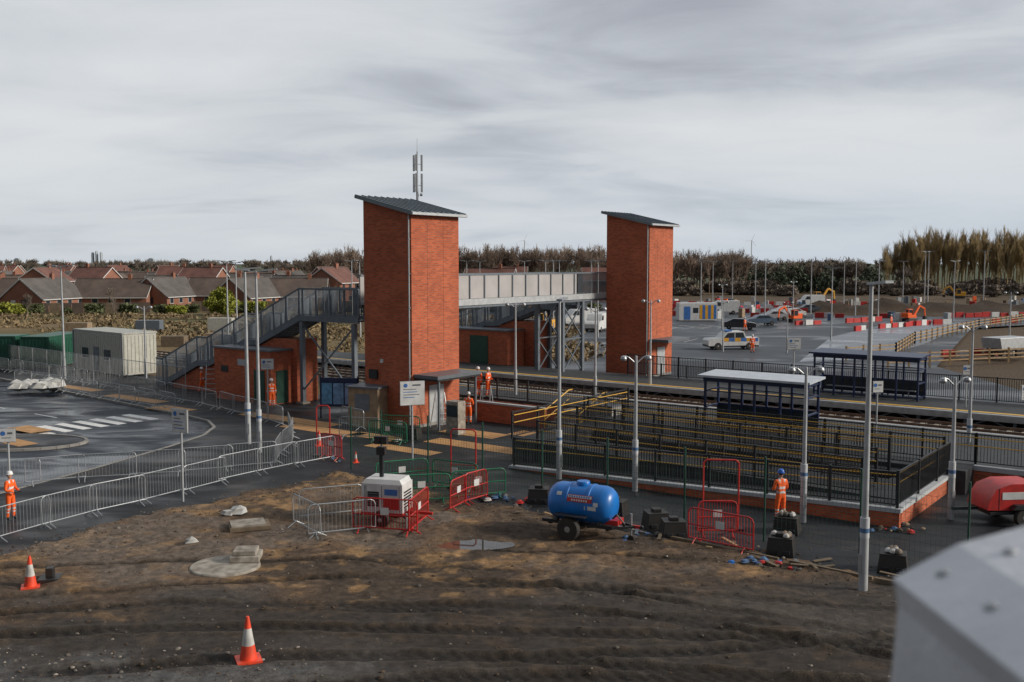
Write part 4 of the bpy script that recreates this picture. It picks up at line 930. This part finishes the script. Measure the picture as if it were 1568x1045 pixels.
# ---------------------------------------------------------------- people
HAIR=M('hair_brown',(.06,.035,.02),.8); GLV=M('glove',(.03,.03,.03),.8); HELM_W=M('helmet_white',(.7,.7,.7),.35); HELM_B=M('helmet_blue',(.02,.12,.5),.35)
def person(loc,rz,pose='stand',helm=HELM_W,s=1.0,legs=ORG):
    J={'pel':(0,0,.98,.135,.115),'sp':(0,.0,1.14,.13,.105),'ch':(0,.0,1.33,.165,.12),'nb':(0,.0,1.47,.08,.075),'nk':(0,-.01,1.54,.055,.055)}
    E=[('pel','sp'),('sp','ch'),('ch','nb'),('nb','nk')]
    hands={}
    for n_,sg in(('L',1),('R',-1)):
        J['sh'+n_]=(sg*.185,0,1.41,.075,.075)
        if pose=='stand' or (pose=='reach' and n_=='L'): el=(sg*.25,.02,1.13); wr=(sg*.25,-.06,.87)
        elif pose=='reach': el=(sg*.25,-.16,1.2); wr=(sg*.2,-.40,1.32)
        elif pose=='work': el=(sg*.26,-.02,1.15); wr=(sg*.13,-.27,1.08)
        else: el=(sg*.26,.02,1.13); wr=(sg*.2,-.2,1.0)
        J['el'+n_]=(*el,.056,.056); J['wr'+n_]=(*wr,.04,.04); hands[n_]=(Vector(el),Vector(wr),sg)
        st_=.14 if pose=='walk' else .03
        dy=-st_*sg
        J['hp'+n_]=(sg*.095,0,.9,.105,.105); J['kn'+n_]=(sg*.11,dy*.7-.02,.50,.072,.075); J['an'+n_]=(sg*.12,dy*1.3+.02,.10,.055,.058); J['to'+n_]=(sg*.13,dy*1.3-.15,.045,.045,.04)
        E+=[('ch','sh'+n_),('sh'+n_,'el'+n_),('el'+n_,'wr'+n_),('pel','hp'+n_),('hp'+n_,'kn'+n_),('kn'+n_,'an'+n_),('an'+n_,'to'+n_)]
    names=list(J); me=bpy.data.meshes.new('body'); me.from_pydata([J[k][:3] for k in names],[(names.index(a),names.index(b_)) for a,b_ in E],[])
    o=bpy.data.objects.new('body',me); sc.collection.objects.link(o)
    md=o.modifiers.new('s','SKIN'); 
    for i,k in enumerate(names): me.skin_vertices[0].data[i].radius=J[k][3:]; me.skin_vertices[0].data[i].use_root=(k=='pel')
    sb=o.modifiers.new('ss','SUBSURF'); sb.levels=2
    dg=bpy.context.evaluated_depsgraph_get(); em=bpy.data.meshes.new_from_object(o.evaluated_get(dg))
    b=B(); vs=[tuple(v.co) for v in em.vertices]; off=len(b.v); b.v+=vs
    mats=[b.mi(legs),b.mi(SIL),b.mi(BLACK),b.mi(SKIN),b.mi(ORG)]
    for p in em.polygons:
        c=p.center; z=c.z; m_=mats[0] if z<.95 else mats[4]
        arm=abs(c.x)>.19 and z>.84
        if z<.16: m_=mats[2]
        elif .30<z<.36 or .42<z<.48 or 1.02<z<1.08 or (1.17<z<1.23 and not arm): m_=mats[1]
        elif z>1.36 and .06<abs(c.x)<.115 and z<1.5: m_=mats[1]
        elif z>1.5: m_=mats[3]
        b.f.append(tuple(i+off for i in p.vertices)); b.m.append(m_)
    bpy.data.objects.remove(o)
    hp=[(.02,-.115),(.05,-.105),(.068,-.07),(.078,-.02),(.083,.03),(.078,.075),(.05,.112),(.01,.12)]
    b.lathe((0,-.015,1.655),hp,16,SKIN); b.lathe((0,.008,1.665),[(.086,-.04),(.089,.03),(.075,.09),(.03,.118)],16,HAIR)
    b.lathe((0,-.01,1.70),[(.125,-.012),(.125,0),(.108,.006),(.104,.05),(.085,.09),(.045,.115),(.01,.12)],20,helm)
    b.add([(-.014,-.095,1.635),(.014,-.095,1.635),(0,-.122,1.632),(0,-.093,1.675)],[(0,1,2),(0,2,3),(1,3,2)],SKIN)
    for sg in(-1,1):
        b.box(sg*.088-.008,sg*.088+.008,-.03,.01,1.63,1.685,SKIN); b.box(sg*.03-.011,sg*.03+.011,-.099,-.09,1.657,1.667,DARK)
    b.box(-.024,.024,-.092,-.082,1.598,1.606,TILE2)
    for n_,(el,wr,sg) in hands.items():
        d=(wr-el).normalized(); side=Vector((0,-1,0)) if abs(d.z)>.6 else Vector((-sg,0,0)); side=(side-d*side.dot(d)).normalized(); nrm=d.cross(side)
        pe=wr+d*.095; b.beam(wr,pe,.07,.032,GLV,up=nrm)
        for i,L in enumerate((.068,.078,.073,.058)):
            p0=pe+side*(.027-.018*i); p1=p0+d*L*.5+nrm*(-sg)*.006; p2=p1+d*L*.35+nrm*(-sg)*.028
            b.cyl(p0,p1,.0095,.009,6,GLV); b.cyl(p1,p2,.009,.007,6,GLV)
        t0=wr+d*.03+side*.03; t1=t0+side*.028+d*.03; b.cyl(t0,t1,.012,.010,6,GLV); b.cyl(t1,t1+d*.03+side*.004,.010,.008,6,GLV)
    ob=b.obj('construction_worker',loc,rz,smooth=True); ob.scale=(s,s,s)
person((9.1,33.2,0),R(200),'work',HELM_B,1.02); person((-2.37,53.7,0),R(170),'work',HELM_W); person((-2.0,58.2,.9),R(-30),'reach'); person((-1.4,57.9,.9),R(60),'work')
person((-20.9,66.6,0),R(100),'walk'); person((-17.15,33.5,0),R(80),'work',s=.95); person((47.8,133,0),R(0),'walk'); person((51.5,135,0),R(40),'stand'); person((-14.6,60.0,0),R(30),'stand')
person((23.5,97,0),R(10),'stand'); person((30,128,0),R(50),'walk')

# ---------------------------------------------------------------- near parapet (bridge we stand on)
b=B()
sec=[(.0,.0),(.10,.055),(.26,.10),(.60,.12),(.60,-.5),(-.02,-.5),(.01,-.045)]
ext=Vector((.05,-1.0,-.02)); b.prism([(x,0,z) for x,z in sec],ext,FOREP)
def bolts(p0,p1,n_,ts):
    a_=Vector((p0[0],0,p0[1]));c_=Vector((p1[0],0,p1[1])); d=(c_-a_); nr=Vector((-d.z,0,d.x)).normalized()
    for k_ in range(n_):
        for t in ts: p=a_+d*((k_+.5)/n_)+ext*t; b.lathe(p,[(.011,-.002),(.011,.003),(.006,.006),(.001,.007)],12,GALV,nr)
bolts(sec[0],sec[1],1,(.06,.2,.34)); bolts(sec[1],sec[2],2,(.08,.26,.44))
b.obj('bridge_parapet',(.605,1.55,8.8-.50),0,bevel=.012)

# ---------------------------------------------------------------- light & camera
w=bpy.data.worlds.new('World'); sc.world=w; w.use_nodes=True; n=w.node_tree; bg_=n.nodes['Background']
def N(t): return n.nodes.new(t)
def Lk(a,b_): n.links.new(a,b_)
def Mth(op,a=None,b_=None,va=None,vb=None):
    k=N('ShaderNodeMath'); k.operation=op
    if a is not None: Lk(a,k.inputs[0])
    if b_ is not None: Lk(b_,k.inputs[1])
    if va is not None: k.inputs[0].default_value=va
    if vb is not None: k.inputs[1].default_value=vb
    return k.outputs[0]
sd=Vector((math.cos(R(24))*.985,math.cos(R(24))*-.17,math.sin(R(24))))
sky=N('ShaderNodeTexSky'); sky.sky_type='NISHITA'; sky.sun_disc=False; sky.sun_elevation=R(24); sky.sun_rotation=math.atan2(sd.x,sd.y); sky.dust_density=1
tc=N('ShaderNodeTexCoord'); s=N('ShaderNodeSeparateXYZ'); Lk(tc.outputs['Generated'],s.inputs[0])
zc_=Mth('MAXIMUM',s.outputs[2],vb=0); den=Mth('ADD',zc_,vb=.16)
cb=N('ShaderNodeCombineXYZ'); Lk(Mth('DIVIDE',s.outputs[0],den),cb.inputs[0]); Lk(Mth('DIVIDE',s.outputs[1],den),cb.inputs[1])
def nz_(scale,det,rough,dist,off,sy=1.25):
    mp=N('ShaderNodeMapping'); mp.inputs['Location'].default_value=(off,off*.7,0); mp.inputs['Rotation'].default_value=(0,0,R(-14)); mp.inputs['Scale'].default_value=(.8,sy,1); Lk(cb.outputs[0],mp.inputs[0])
    z=N('ShaderNodeTexNoise'); z.inputs['Scale'].default_value=scale; z.inputs['Detail'].default_value=det; z.inputs['Roughness'].default_value=rough; z.inputs['Distortion'].default_value=dist; Lk(mp.outputs[0],z.inputs['Vector']); return z.outputs['Fac']
big=nz_(.62,3,.45,.3,9.3); fin=nz_(1.7,8,.56,.6,1.7)
comb=Mth('ADD',Mth('MULTIPLY',big,vb=.66),Mth('MULTIPLY',fin,vb=.34))
cr=N('ShaderNodeValToRGB'); Lk(comb,cr.inputs['Fac']); cr.color_ramp.interpolation='B_SPLINE'
cr.color_ramp.elements[0].position=.33; cr.color_ramp.elements[0].color=(.37,.39,.44,1); cr.color_ramp.elements[1].position=.62; cr.color_ramp.elements[1].color=(.77,.785,.80,1)
e=cr.color_ramp.elements.new(.41); e.color=(.51,.54,.59,1); e=cr.color_ramp.elements.new(.48); e.color=(.635,.665,.705,1)
hz=N('ShaderNodeMapRange'); hz.inputs[1].default_value=0; hz.inputs[2].default_value=.13; hz.inputs[3].default_value=.6; hz.inputs[4].default_value=0; Lk(zc_,hz.inputs[0])
bl=N('ShaderNodeMapRange'); bl.inputs[1].default_value=-.15; bl.inputs[2].default_value=.4; Lk(s.outputs[0],bl.inputs[0])
hc=N('ShaderNodeMix'); hc.data_type='RGBA'; Lk(bl.outputs[0],hc.inputs['Factor']); hc.inputs['A'].default_value=(.62,.68,.74,1); hc.inputs['B'].default_value=(.50,.60,.72,1)
mh=N('ShaderNodeMix'); mh.data_type='RGBA'; Lk(hz.outputs[0],mh.inputs['Factor']); Lk(cr.outputs[0],mh.inputs['A']); Lk(hc.outputs['Result'],mh.inputs['B'])
# added dimming of the unseen sky behind camera, to shade towers' left faces
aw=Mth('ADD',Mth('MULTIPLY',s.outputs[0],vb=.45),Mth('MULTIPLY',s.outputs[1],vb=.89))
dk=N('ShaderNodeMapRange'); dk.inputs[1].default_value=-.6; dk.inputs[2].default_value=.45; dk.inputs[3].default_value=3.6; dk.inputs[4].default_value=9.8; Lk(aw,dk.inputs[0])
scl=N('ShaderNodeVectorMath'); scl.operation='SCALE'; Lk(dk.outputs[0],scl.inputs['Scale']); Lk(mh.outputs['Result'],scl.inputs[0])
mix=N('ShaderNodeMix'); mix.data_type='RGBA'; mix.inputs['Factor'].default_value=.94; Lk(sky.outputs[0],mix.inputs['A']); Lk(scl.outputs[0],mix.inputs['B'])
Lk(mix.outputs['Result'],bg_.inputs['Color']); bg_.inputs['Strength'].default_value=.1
l=bpy.data.lights.new('sun','SUN'); l.energy=3.4; l.angle=R(10); l.color=(1,.91,.79); lo=bpy.data.objects.new('sun',l); sc.collection.objects.link(lo)
lo.rotation_euler=sd.to_track_quat('Z','Y').to_euler()
cam=bpy.data.cameras.new('camera'); cam.lens=35; cam.sensor_width=36; cam.clip_end=9000; cam.clip_start=.05; cam.dof.use_dof=True; cam.dof.focus_distance=45; cam.dof.aperture_fstop=2.8
co=bpy.data.objects.new('camera',cam); sc.collection.objects.link(co); co.location=(0,0,8.8); co.rotation_euler=(R(85.5),0,0); sc.camera=co
